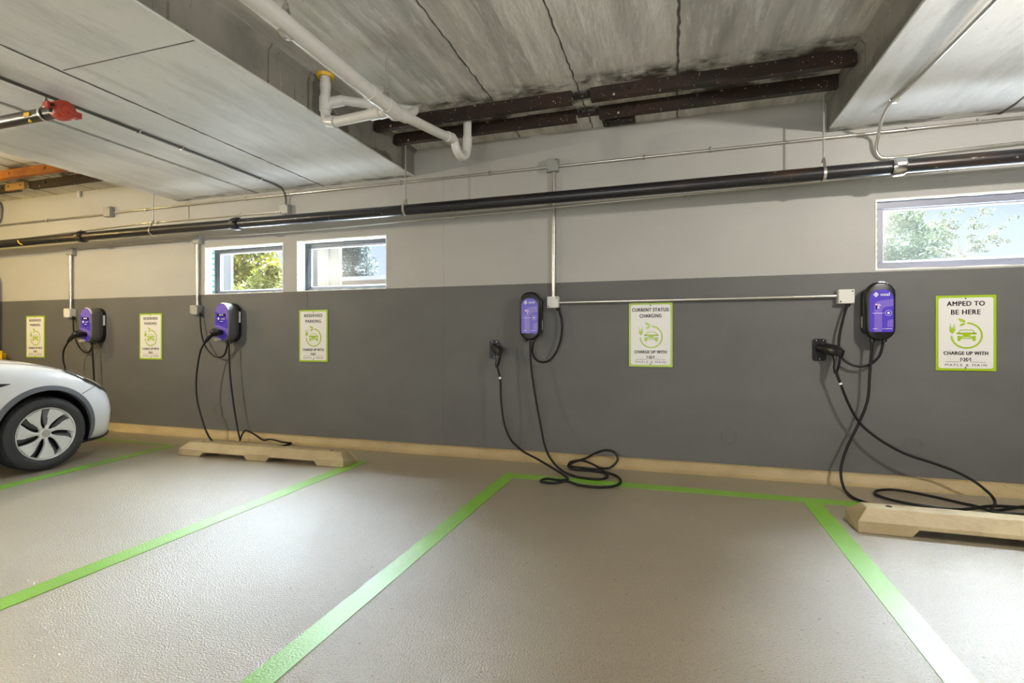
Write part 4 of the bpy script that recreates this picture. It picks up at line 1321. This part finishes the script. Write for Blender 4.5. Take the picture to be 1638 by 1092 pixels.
# ============================================================ CHARGERS, left type
def make_charger_a(label):
    t = thing('wall_charger', label, 'car charger', (0, 0, 0), 'grey chargers with a plug in the front')
    W, H = 0.222, 0.49
    st = rrect(W, H, 0.1095, 12)
    mb = MB()
    rings = []
    for k, y in ((0.97, -0.03), (1.0, -0.04), (1.0, -0.17), (0.985, -0.182), (0.955, -0.186)):
        rings.append([(u * k, y, v * (1 + (k - 1) * 0.45)) for u, v in st])
    mb.loft(rings)
    mb.build('housing', M_CHG, t, ang=50)
    # black cable wrap behind, a little to the right and wider
    mb = MB()
    mb.prism([(u * 1.05 + 0.012, v * 1.01) for u, v in st], -0.055, -0.0)
    mb.build('cable_hook', M_BLACK, t, bev=0.006)
    mb = MB()
    n = 14
    rings = []
    for k in range(n + 1):
        a = R(12 + (95 - 12) * k / n)
        for_r = 0.103
        cx, cz = 0.0, 0.1355
        c, s = math.cos(a), math.sin(a)
        rings.append([(cx + (for_r - 0.006) * c, -0.187, cz + (for_r - 0.006) * s), (cx + (for_r + 0.0075) * c, -0.185, cz + (for_r + 0.0075) * s), (cx + (for_r + 0.0085) * c, -0.17, cz + (for_r + 0.0085) * s), (cx + (for_r - 0.006) * c, -0.17, cz + (for_r - 0.006) * s)])
    mb.loft(rings)
    mb.build('silver_rim', M_CHW, t)
    y = -0.1885
    f = rrect(0.203, 0.462, 0.1005, 12)
    MB().prism(f, y, -0.184).build('purple_face', M_PUR, t, bev=0.001)
    mb = MB()
    def clip(pts):
        return pts
    mb.prism([(-0.098, 0.14), (0.0, 0.09), (0.098, 0.03), (0.098, 0.14), (0.07, 0.20), (0.0, 0.228), (-0.07, 0.20)], y - 0.0006, y)
    mb.prism([(-0.099, -0.03), (-0.02, -0.045), (0.099, -0.085), (0.099, -0.17), (0.02, -0.10), (-0.099, -0.08)], y - 0.0006, y)
    mb.build('light_print', M_PUR2, t, smooth=False)
    mb = MB()
    mb.prism([(-0.075, 0.085), (0.078, 0.085), (0.066, 0.0), (0.0, -0.03), (-0.066, 0.0)], y - 0.0010, y)
    mb.build('dark_print', M_PUR3, t, smooth=False)
    MB().prism(rrect(0.136, 0.026, 0.004, 3), y - 0.0016, y, cz=0.092).build('screen', M_SCREEN, t)
    mb = MB()
    yy = y - 0.0016
    for x0, x1 in ((-0.034, -0.008), (0.004, 0.028)):
        mb.prism([(x0, 0.085), (x1, 0.085), (x1, 0.099), (x0, 0.099)], yy - 0.0005, yy)
    text_bm(mb, 'xeal', 0.0213, 0.046, 0.062, 0.024, y - 0.001)
    text_bm(mb, 'xeal', 0.0227, 0.046, 0.062, 0.024, y - 0.001)
    mb.prism([(-0.045 + dx, 0.047 + dz) for dx, dz in ((0.017, 0), (0, 0.020), (-0.017, 0), (0, -0.020))], y - 0.0016, y - 0.001)
    mb.prism([(-0.022, 0.014), (0.03, 0.014), (0.024, 0.008), (-0.016, 0.008)], y - 0.0016, y - 0.001)
    mb.build('white_print', M_WPRINT, t, smooth=False)
    mb = MB()
    arc_band(mb, 0.0, 0.165, 0.014, 0.002, 0, 359, y - 0.0006, 0.0004, 20)
    arc_band(mb, 0.0, 0.132, 0.009, 0.002, 0, 359, y - 0.0006, 0.0004, 20)
    mb.build('card_reader_mark', M_PUR, t, smooth=False)
    # socket collar and the grey stowing cap below it
    MB().lathe([(0.0, 0.0), (0.0, 0.034), (-0.028, 0.034), (-0.032, 0.028), (-0.032, 0.0)], 24, 'y', (0.0, y, -0.125)).build('socket', M_BLACK, t)
    mb = MB()
    mb.lathe([(0.0, 0.0), (0.0, 0.046), (-0.045, 0.044), (-0.056, 0.036), (-0.058, 0.0)], 24, 'y', (-0.045, -0.17, -0.217))
    for v in mb.bm.verts:
        v.co.z = -0.217 + (v.co.z + 0.217) * 0.5
    mb.build('stowing_cap', M_CAP, t)
    MB().prism(rrect(0.026, 0.14, 0.004, 3), 0.1275, 0.1292, axis='x', cx=-0.03, cz=0.07).build('side_label', M_WPRINT, t)
    for x in (0.005, 0.055):
        MB().cyl((x, -0.11, -0.27), (x, -0.11, -0.235), 0.018, 14).build('cable_gland', M_BLACK, t, bev=0.002)
    return t


ca = make_charger_a('grey and purple charger below the left small window')
cx2 = copy_tree(ca)
ca.location = (-5.405, 0, 1.487)
cx2.location = (-7.822, 0, 1.472)
cx2['label'] = 'grey and purple charger at far left above the white car'


# ============================================================ HOLSTERS AND CABLES
def make_holster(label):
    t = thing('plug_holster', label, 'plug holder', (0, 0, 0), 'black wall holders of the charging plugs')
    MB().prism(rrect(0.108, 0.195, 0.022, 5), -0.014, 0.0).build('wall_plate', M_BLACK, t, bev=0.003)
    d = Vector((0.62, -0.72, -0.26)).normalized()
    p0 = Vector((0.0, -0.008, 0.02))
    MB().tube([p0, p0 + d * 0.05], 0.043, 24).build('socket', M_BLACK, t, bev=0.003)
    for x, z in ((-0.025, 0.083), (0.03, 0.083), (0.0, -0.082)):
        MB().lathe([(-0.004, 0), (-0.004, 0.005), (0, 0.006)], 10, 'y', (x, -0.014, z)).build('screw', M_GALV, t)
    return t


h3 = make_holster('black plug holder left of the centre charger')
h4 = copy_tree(h3)
h3.location = (-1.845, 0, 1.165)
h4.location = (1.243, 0, 1.18)
h4['label'] = 'black plug holder left of the right charger'


def plug(parent, o, nose, tip, tail, hand=0.030):
    """connector: blocky head from nose to tip, handle bending from tip to tail"""
    nose, tip, tail = Vector(nose), Vector(tip), Vector(tail)
    ax = (tip - nose).normalized()
    dn = (tail - tip)
    side = ax.cross(dn).normalized()
    up = side.cross(ax).normalized()
    mb = MB(o)
    rings = []
    L = (tip - nose).length
    for f, w_, hu, hd in ((0.0, 0.038, 0.040, 0.040), (0.12, 0.044, 0.048, 0.048), (0.55, 0.044, 0.049, 0.052), (0.9, 0.037, 0.042, 0.055), (1.15, 0.022, 0.018, 0.050)):
        c = nose + ax * (L * f)
        ring = []
        for k in range(16):
            a = 2 * PI * k / 16
            ca_, sa_ = math.cos(a), math.sin(a)
            e = 0.6
            cu = math.copysign(abs(ca_) ** e, ca_)
            su = math.copysign(abs(sa_) ** e, sa_)
            # up points towards the handle side
            ring.append(c + side * (w_ * cu) + up * ((hd if su > 0 else hu) * su))
        rings.append(ring)
    mb.loft(rings)
    h = mb.build('plug_head', M_BLACK, parent, ang=45)
    mb = MB(o)
    a = nose.lerp(tip, 0.72) + up * 0.012
    mid = a.lerp(tail, 0.45) + ax * 0.012
    mb.tube([a, mid, tail], 0.02, 14, smooth=5, radii=[0.035 - 0.012 * min(1, i / 10) for i in range(11)])
    mb.build('plug_handle', M_BLACK, parent)
    mb = MB(o)
    c = nose.lerp(tip, 0.45) - up * 0.044
    b = nose.lerp(tip, 0.95) - up * 0.030
    mb.tube([nose.lerp(tip, 0.1) - up * 0.046, c, b], 0.009, 8)
    mb.build('latch', M_CAP if False else M_CHG, parent)
    mb = MB(o)
    e = (tail - mid).normalized()
    for k in range(4):
        mb.tube([tail + e * (0.008 * k), tail + e * (0.008 * k + 0.005)], 0.020 - 0.0012 * k, 12)
    mb.tube([tail - e * 0.004, tail + e * 0.034], 0.0135, 12)
    mb.build('strain_relief', M_RUBBER, parent)


def cable(key, label, band=None, r=0.0108, sm=7, plugp=None):
    P_ = PATHS[key]
    o = P_[0]
    t = thing('charging_cable', label, 'charging cable', o, 'charging cables')
    pts = catmull([Vector(p) for p in P_], sm)
    for p in pts:
        lim = -0.012 if p.z > 0.12 else -0.016 - (0.098 - min(p.z, 0.098)) * 0.95
        p.y = min(p.y, lim)
        p.z = max(p.z, r + 0.002)
    # lift the cable where it passes over an earlier stretch of itself
    for i, p in enumerate(pts):
        if p.z < 0.03:
            for q in pts[:max(0, i - 10)]:
                if (p.xy - q.xy).length < 0.024 and abs(p.z - q.z) < 2 * r:
                    p.z = max(p.z, q.z + 2 * r)
                    break
    for _ in range(3):
        z = [p.z for p in pts]
        for i in range(1, len(pts) - 1):
            if pts[i].z < 0.09:
                pts[i].z = max((z[i - 1] + 2 * z[i] + z[i + 1]) / 4, r + 0.001)
    MB(o).tube(pts, r, 10).build('cord', M_RUBBER, t)
    if band is not None:
        b = Vector(P_[band])
        i = min(range(len(pts)), key=lambda k: (pts[k] - b).length)
        mb = MB(o)
        mb.tube([pts[i], pts[i].lerp(pts[i + 1], 0.5), pts[i + 1]], r + 0.0012, 10)
        mb.build('white_marker', M_WPRINT, t)
    if plugp:
        plug(t, o, *plugp)
    return t


cable('c3', 'long black cable coiled on the floor by the centre green line corner', band=-2, plugp=((-1.815, -0.045, 1.175), (-1.735, -0.145, 1.150), (-1.765, -0.15, 1.01)))
cable('c4', 'black cable crossing itself and looping behind the right wheel stop', band=-2, plugp=((1.275, -0.045, 1.195), (1.37, -0.15, 1.165), (1.335, -0.15, 1.012)))
cable('c2', 'black cable hanging down behind the left wheel stop', plugp=((-5.405, -0.225, 1.367), (-5.43, -0.31, 1.358), (-5.515, -0.30, 1.262)))
cable('c1', 'black cable from the far left charger hanging behind the white car', plugp=((-7.822, -0.225, 1.352), (-7.845, -0.32, 1.342), (-7.93, -0.32, 1.262)))


def power_cord(key, label, box):
    P_ = PATHS[key]
    o = P_[0]
    t = thing('feed_cable', label, 'power cord', o, 'power cords feeding the chargers')
    MB(o).tube(P_, 0.0105, 10, smooth=6).build('cord', M_RUBBER, t)
    mb = MB(o)
    p = Vector(P_[0])
    mb.cyl(p + Vector((0, 0, 0.012)), p - Vector((0, 0, 0.03)), 0.017, 10)
    mb.build('connector', M_RUBBER, t, bev=0.002)


power_cord('f4', 'looped power cord from the pale box to the right charger', None)
power_cord('f3', 'looped power cord from the box to the centre charger', None)
power_cord('f2', 'looped power cord to the charger below the left small window', None)
power_cord('f1', 'looped power cord to the far left charger', None)

# ============================================================ WHEEL STOPS
def make_stop(label, L, dpt, h):
    t = thing('wheel_stop', label, 'wheel stop', (0, 0, 0), 'concrete wheel stops')
    mb = MB()
    # cross-section (y, z), front at -dpt/2
    def sec(x, k, hh):
        w0, w1, w2 = dpt / 2 * k, dpt / 2 * k * 0.93, dpt / 2 * k * 0.45
        return [(x, -w0, 0), (x, -w1, hh * 0.5), (x, -w2, hh), (x, w2, hh), (x, w1, hh * 0.5), (x, w0, 0)]
    cut = 0.045
    def sec2(x, z0):
        w0, w1, w2 = dpt / 2, dpt / 2 * 0.93, dpt / 2 * 0.45
        return [(x, -w0 + 0.004 * (z0 > 0), z0), (x, -w1, h * 0.5), (x, -w2, h), (x, w2, h), (x, w1, h * 0.5), (x, w0 - 0.004 * (z0 > 0), z0)]
    a = L / 2
    xs = [(-a, 0)]
    rings = []
    def end(x, s):
        return [(x, -dpt / 2 * 0.96, 0), (x, -dpt / 2 * 0.90, h * 0.45), (x + s * 0.0, -dpt / 2 * 0.88, h * 0.5), (x, dpt / 2 * 0.88, h * 0.5), (x, dpt / 2 * 0.9, h * 0.45), (x, dpt / 2 * 0.96, 0)]
    # chamfered ends: top starts 6 cm in
    def ring(x, xt, z0):
        w0, w1, w2 = dpt / 2, dpt / 2 * 0.93, dpt / 2 * 0.42
        return [(x, -w0, z0), (x, -w1, h * 0.5), (xt, -w2, h), (xt, w2, h), (x, w1, h * 0.5), (x, w0, z0)]
    e = 0.075
    seq = [(-a, -a + e, 0), (-a + 0.30, -a + 0.30, 0), (-a + 0.34, -a + 0.34, cut), (-0.16, -0.16, cut), (-0.12, -0.12, 0), (0.12, 0.12, 0), (0.16, 0.16, cut), (a - 0.34, a - 0.34, cut), (a - 0.30, a - 0.30, 0), (a, a - e, 0)]
    mb.loft([ring(*q) for q in seq])
    mb.build('concrete_body', M_CONC, t, bev=0.007, smooth=False)
    for x in (-a + 0.22, a - 0.22):
        MB().lathe([(0.0, 0), (0.002, 0.012), (0.002, 0.018), (0, 0.02)], 16, 'z', (x, 0, h)).build('anchor_pin', M_RUST, t)
    return t


s1 = make_stop('concrete wheel stop between the white car and the centre, left', 2.09, 0.26, 0.135)
s2 = copy_tree(s1)
s1.location = (-4.175, -0.78, 0.0)
s1.rotation_euler = (0, 0, R(1.6))
s2.location = (2.20, -1.185, 0.0)
s2['label'] = 'concrete wheel stop at the right edge in front of the right charger'
s2.rotation_euler = (0, 0, R(-0.3))
s2.scale = (1, 1.1, 1.12)

# ============================================================ CAR
XC, YN = -6.77, -1.0
CAR = thing('car', 'white parked electric car nosing towards the wall at far left', 'car', (XC, YN - 2.4, 0))
CO = (XC, YN - 2.4, 0)
ST = [(0.0, .50, .26, .52, .58), (.03, .66, .20, .59, .65), (.10, .78, .175, .685, .75), (.22, .87, .17, .775, .855), (.40, .93, .17, .88, .957),
      (.60, .955, .17, .95, 1.025), (.87, .968, .17, 1.01, 1.088), (1.15, .968, .17, 1.04, 1.122), (1.5, .962, .17, 1.055, 1.135), (2.1, .955, .17, 1.04, 1.10),
      (3.0, .955, .17, 1.01, 1.06), (3.75, .968, .18, 1.04, 1.08), (4.3, .94, .22, 1.04, 1.08), (4.6, .86, .28, 1.0, 1.04), (4.75, .70, .38, .86, .92)]


def body_ring(s, w_, zb, zs, zt):
    half = [(0, zb), (.55 * w_, zb), (.86 * w_, zb + .005), (.955 * w_, zb + .07), (.985 * w_, zb + .22), (w_, (zb + zs) / 2 + .04), (.992 * w_, zs - .15), (.965 * w_, zs - .055),
            (.90 * w_, zs + 0.0), (.74 * w_, zs + (zt - zs) * .5), (.42 * w_, zs + (zt - zs) * .9), (0, zt)]
    r_ = [(XC + x, YN - s, z) for x, z in half]
    l_ = [(XC - x, YN - s, z) for x, z in reversed(half[1:-1])]
    return r_ + l_


mb = MB(CO)
mb.loft([body_ring(*s) for s in ST])
body = mb.build('body', M_CARW, CAR, ang=180)
sub = body.modifiers.new('sub', 'SUBSURF')
sub.levels = sub.render_levels = 3
bpy.context.view_layer.update()
dg = bpy.context.evaluated_depsgraph_get()
bev_ = body.evaluated_get(dg)
me_s = bpy.data.meshes.new_from_object(bev_)
# bake the smooth skin so the arches can be cut from it
body.modifiers.clear()
old = body.data
body.data = me_s
for p in me_s.polygons:
    p.use_smooth = True
bvh = BVHTree.FromPolygons([v.co + Vector(CO) for v in me_s.vertices], [tuple(p.vertices) for p in me_s.polygons])


def hit(p, d, off=0.003):
    h = bvh.ray_cast(Vector(p), Vector(d).normalized())
    if h[0] is None:
        return None
    return h[0] + h[1] * off


def skin_line(name, pts, d, r, m, sm=6):
    q = [hit(p, d, r * 0.2) for p in catmull([Vector(p) for p in pts], sm)]
    q = [x for x in q if x is not None]
    if len(q) > 2:
        return MB(CO).tube(q, r, 6).build(name, m, CAR)


def skin_patch(name, A, B, d, m, off=0.004, nu=24, nv=6):
    """patch lying on the body between two polylines A and B"""
    A = [Vector(p) for p in A]
    B = [Vector(p) for p in B]
    def at_(P_, t):
        f = t * (len(P_) - 1)
        i = min(int(f), len(P_) - 2)
        return P_[i].lerp(P_[i + 1], f - i)
    mb = MB(CO)
    g = []
    for i in range(nu + 1):
        row = []
        for j in range(nv + 1):
            p = at_(A, i / nu).lerp(at_(B, i / nu), j / nv)
            h = hit(p, d, off)
            row.append(mb.bm.verts.new(h) if h is not None else None)
        g.append(row)
    for i in range(nu):
        for j in range(nv):
            q = [g[i][j], g[i + 1][j], g[i + 1][j + 1], g[i][j + 1]]
            if all(q):
                mb.bm.faces.new(q)
    o = mb.build(name, m, CAR, ang=180)
    so = o.modifiers.new('thick', 'SOLIDIFY')
    so.thickness = 0.006
    so.offset = -1
    return o


WY = (-1.818, -4.70)
WZ, WR = 0.355, 0.355
cut = MB()
for y in WY:
    for sg in (-1, 1):
        cut.cyl((XC + sg * 0.60, y, WZ + 0.005), (XC + sg * 1.1, y, WZ + 0.005), 0.418, 64)
cutm = cut.bm
bmesh.ops.recalc_face_normals(cutm, faces=cutm.faces)
cme = bpy.data.meshes.new('arch_cut')
cutm.to_mesh(cme)
cme.materials.append(M_DARK)
cob = bpy.data.objects.new('arch_cut', cme)
C.objects.link(cob)
body.location = (0, 0, 0)
bo = body.modifiers.new('arch', 'BOOLEAN')
bo.operation = 'DIFFERENCE'
bo.object = cob
bo.solver = 'EXACT'
bo.material_mode = 'TRANSFER'
bpy.context.view_layer.update()
dg = bpy.context.evaluated_depsgraph_get()
me2 = bpy.data.meshes.new_from_object(body.evaluated_get(dg))
body.modifiers.clear()
body.data = me2
me2.set_sharp_from_angle(angle=R(40))
bpy.data.objects.remove(cob)

for y in WY:
    for sg in (-1, 1):
        # grey arch moulding that follows the skin
        mb = MB(CO)
        rings = []
        for k in range(49):
            a = R(-22 + 224 * k / 48)
            ring = []
            ok = True
            for rr in (0.416, 0.440, 0.462):
                p = Vector((XC + sg * 1.5, y + rr * math.cos(a), WZ + 0.005 + rr * math.sin(a)))
                h = bvh.ray_cast(p, Vector((-sg, 0, 0)))
                if h[0] is None or abs(h[0].x - XC) < 0.55:
                    ok = False
                    break
                ring.append(h[0])
            if not ok:
                continue
            a0, a1, a2 = ring
            ox = Vector((sg * 0.014, 0, 0))
            ox2 = Vector((sg * 0.010, 0, 0))
            rings.append([a0 + ox, a1 + ox, a2 + ox2, a2 - ox, a0 - Vector((sg * 0.05, 0, 0))])
        mb.loft(rings)
        mb.build('wheel_arch_trim', M_TRIM, CAR, ang=60)
        mb = MB(CO)
        rings = []
        for x in (XC + sg * 0.605, XC + sg * 0.90):
            rings.append([(x, y + 0.414 * math.cos(R(-20 + 220 * k / 30)), WZ + 0.005 + 0.414 * math.sin(R(-20 + 220 * k / 30))) for k in range(31)])
        mb.loft(rings, cap=False, close=False)
        mb.poly([(XC + sg * 0.605, y + 0.414 * math.cos(R(-20 + 220 * k / 30)), WZ + 0.005 + 0.414 * math.sin(R(-20 + 220 * k / 30))) for k in range(31)])
        mb.build('arch_liner', M_DARK, CAR, recalc=False)

# black lower valance and sill cladding
for sg in (1, -1):
    X_ = XC + sg * 1.6
    skin_patch('lower_cladding', [(X_, -1.02, 0.16), (X_, -1.25, 0.16), (X_, -1.42, 0.16)], [(X_, -1.02, 0.235), (X_, -1.25, 0.225), (X_, -1.40, 0.23)], (-sg, 0, 0), M_DARK, 0.008)
    skin_patch('lower_cladding', [(X_, -2.25, 0.17), (X_, -3.3, 0.17), (X_, -4.26, 0.17)], [(X_, -2.24, 0.27), (X_, -3.3, 0.27), (X_, -4.26, 0.27)], (-sg, 0, 0), M_DARK, 0.008)
    # headlight wrapping the corner, seen along its edge
    skin_patch('headlight', [(XC + sg * 0.66, -1.17, 1.6), (XC + sg * 0.74, -1.28, 1.6), (XC + sg * 0.80, -1.44, 1.6), (XC + sg * 0.825, -1.62, 1.6)],
               [(XC + sg * 0.79, -1.17, 1.6), (XC + sg * 0.855, -1.28, 1.6), (XC + sg * 0.895, -1.44, 1.6), (XC + sg * 0.86, -1.62, 1.6)], (0, 0, -1), M_LAMP, 0.006)
    # panel gaps
    skin_line('panel_gap', [(XC + sg * 0.82, -1.66, 1.7), (XC + sg * 0.80, -1.9, 1.7), (XC + sg * 0.80, -2.3, 1.7), (XC + sg * 0.80, -2.5, 1.7)], (0, 0, -1), 0.003, M_DARK)
    skin_line('panel_gap', [(X_, -1.22, 0.80), (X_, -1.32, 0.78), (X_, -1.42, 0.745), (X_, -1.50, 0.71)], (-sg, 0, 0), 0.003, M_DARK)
    skin_line('panel_gap', [(X_, -2.42, 0.95), (X_, -2.44, 0.7), (X_, -2.46, 0.4), (X_, -2.46, 0.28)], (-sg, 0, 0), 0.003, M_DARK)
    # side repeater and door handles
    skin_patch('side_repeater', [(X_, -2.12, 0.862), (X_, -2.2, 0.868), (X_, -2.32, 0.872)], [(X_, -2.12, 0.858), (X_, -2.2, 0.838), (X_, -2.32, 0.815)], (-sg, 0, 0), M_DARK, 0.006, 12, 3)
    skin_patch('bumper_vent', [(X_, -1.03, 0.46), (X_, -1.06, 0.46)], [(X_, -1.03, 0.42), (X_, -1.06, 0.42)], (-sg, 0, 0), M_DARK, 0.004, 6, 3)
    skin_patch('door_handle', [(X_, -3.35, 0.86), (X_, -3.5, 0.86)], [(X_, -3.35, 0.84), (X_, -3.5, 0.84)], (-sg, 0, 0), M_CHROME, 0.006, 6, 2)
skin_line('front_lip', [(XC - 0.7, 0.5, 0.24), (XC - 0.4, 0.5, 0.24), (XC, 0.5, 0.24), (XC + 0.4, 0.5, 0.24), (XC + 0.66, 0.5, 0.24)], (0, -1, 0), 0.014, M_DARK)
skin_patch('lower_grille', [(XC - 0.5, 0.5, 0.40), (XC + 0.5, 0.5, 0.40)], [(XC - 0.5, 0.5, 0.30), (XC + 0.5, 0.5, 0.30)], (0, -1, 0), M_DARK)

# greenhouse
mb = MB(CO)
GS = [(1.30, .60, .55, 1.03, 1.06), (1.55, .82, .60, 1.02, 1.22), (2.0, .87, .62, 1.02, 1.49), (2.5, .875, .62, 1.02, 1.61), (3.1, .87, .61, 1.02, 1.61), (3.7, .85, .58, 1.02, 1.50), (4.25, .78, .54, 1.02, 1.27), (4.6, .62, .5, 1.0, 1.06)]
rings = []
for s, wb, wt, z0, z1 in GS:
    half = [(wb, z0), (wb * .97, z0 + (z1 - z0) * .3), (wt + .05, z1 - (z1 - z0) * .15), (wt * .8, z1 - .01), (0, z1)]
    rings.append([(XC + x, YN - s, z) for x, z in half] + [(XC - x, YN - s, z) for x, z in reversed(half[:-1])])
mb.loft(rings)
gh = mb.build('cabin_glass', M_GLASSD, CAR, ang=180)
sb = gh.modifiers.new('sub', 'SUBSURF')
sb.levels = sb.render_levels = 2


def make_wheel(sg, y):
    """tyre (the wheel) with rim, cover, hub"""
    x0 = XC + sg * 0.955      # outer face
    c = (x0, y, WZ)
    e = sg
    mb = MB(CO)
    pr = [(-0.235, 0.245), (-0.245, 0.29), (-0.235, 0.335), (-0.21, 0.352), (-0.12, 0.3555), (-0.035, 0.352), (-0.012, 0.338), (-0.001, 0.31), (0.0, 0.285), (-0.008, 0.262), (-0.02, 0.246), (-0.03, 0.243)]
    mb.lathe([(t * e, r_) for t, r_ in pr], 96, 'x', c)
    wheel = mb.build('wheel', M_TYRE, CAR, ang=50)
    # tread blocks
    mb = MB(CO)
    for k in range(72):
        a = 2 * PI * k / 72
        ca_, sa_ = math.cos(a), math.sin(a)
        for t0, t1, sk in ((-0.045, -0.012, 0.0), (-0.115, -0.055, 0.02), (-0.185, -0.125, -0.02), (-0.232, -0.195, 0.0)):
            q = []
            for t_, da in ((t0, -0.026 + sk), (t0, 0.026 + sk), (t1, 0.026 - sk), (t1, -0.026 - sk)):
                q.append((t_, a + da))
            lo, hi = [], []
            for t_, aa in q:
                rt = 0.349 if abs(t_ + 0.012) < 0.004 or t_ < -0.225 else 0.354
                lo.append((c[0] + t_ * e, y + (rt - 0.01) * math.cos(aa), WZ + (rt - 0.01) * math.sin(aa)))
                rt2 = 0.346 if abs(t_ + 0.012) < 0.004 else 0.3575
                hi.append((c[0] + t_ * e, y + rt2 * math.cos(aa), WZ + rt2 * math.sin(aa)))
            mb.loft([lo, hi])
    o = mb.build('tread', M_TYRE, wheel, smooth=False)
    o['kind'] = 'stuff'
    mb = MB(CO)
    mb.lathe([(t * e, r_) for t, r_ in [(-0.22, 0.243), (-0.05, 0.232), (-0.028, 0.240), (-0.010, 0.2445), (-0.008, 0.251), (-0.02, 0.254)]], 72, 'x', c)
    mb.build('rim', M_RIM, wheel)
    mb = MB(CO)
    mb.lathe([(t * e, r_) for t, r_ in [(-0.10, 0.235), (-0.095, 0.12), (-0.09, 0.05), (-0.09, 0)]], 48, 'x', c)
    mb.build('brake_disc', M_DARK, wheel)
    mb = MB(CO)
    md = MB(CO)
    N = 7
    def pt(r_, deg, t_):
        a = R(deg)
        return (c[0] + t_ * e, y + r_ * math.cos(a), WZ + r_ * math.sin(a))
    for k in range(N):
        b = 360 / N * k + 8
        # bright blade: narrow at the hub, wide at the rim, swept
        prof_ = [(0.045, -18, 18), (0.075, -11, 13), (0.10, -9, 13), (0.13, -10, 17), (0.165, -11, 20), (0.20, -12, 21.5), (0.228, -12, 22), (0.239, -12, 22)]
        r_top, r_bot = [], []
        rings = []
        for r_, a0, a1 in prof_:
            sw = 16 * (0.239 - r_) / 0.2 * sg
            dish = -0.012 - 0.022 * (1 - (r_ / 0.239)) ** 1.2
            lo_, hi_ = b + sw + a0, b + sw + a1
            mm = (lo_ + hi_) / 2
            rings.append([pt(r_, lo_, dish - 0.006), pt(r_, mm, dish), pt(r_, hi_, dish - 0.010), pt(r_, hi_, dish - 0.030), pt(r_, lo_, dish - 0.030)])
        mb.loft(rings)
        # dark recessed vane beside it
        rings = []
        for r_, a0, a1 in ((0.085, 13, 24), (0.12, 15, 27), (0.17, 19, 31), (0.215, 21.5, 33), (0.237, 21.8, 33)):
            sw = 16 * (0.239 - r_) / 0.2 * sg
            lo_, hi_ = b + sw + a0, b + sw + a1
            rings.append([pt(r_, lo_, -0.026), pt(r_, hi_, -0.052), pt(r_, hi_, -0.060), pt(r_, lo_, -0.050)])
        md.loft(rings)
    mb.lathe([(t * e, r_) for t, r_ in [(-0.062, 0.052), (-0.036, 0.052), (-0.028, 0.044), (-0.026, 0.035)]], 32, 'x', c)
    mb.build('wheel_cover', M_RIM, wheel, ang=25)
    md.build('dark_vanes', M_RIMD, wheel, ang=25)
    MB(CO).lathe([(t * e, r_) for t, r_ in [(-0.040, 0.036), (-0.030, 0.036), (-0.024, 0.030), (-0.022, 0)]], 32, 'x', c).build('hub_cap', M_RIMD if False else M_CAP, wheel)


for y in WY:
    for sg in (1, -1):
        make_wheel(sg, y)
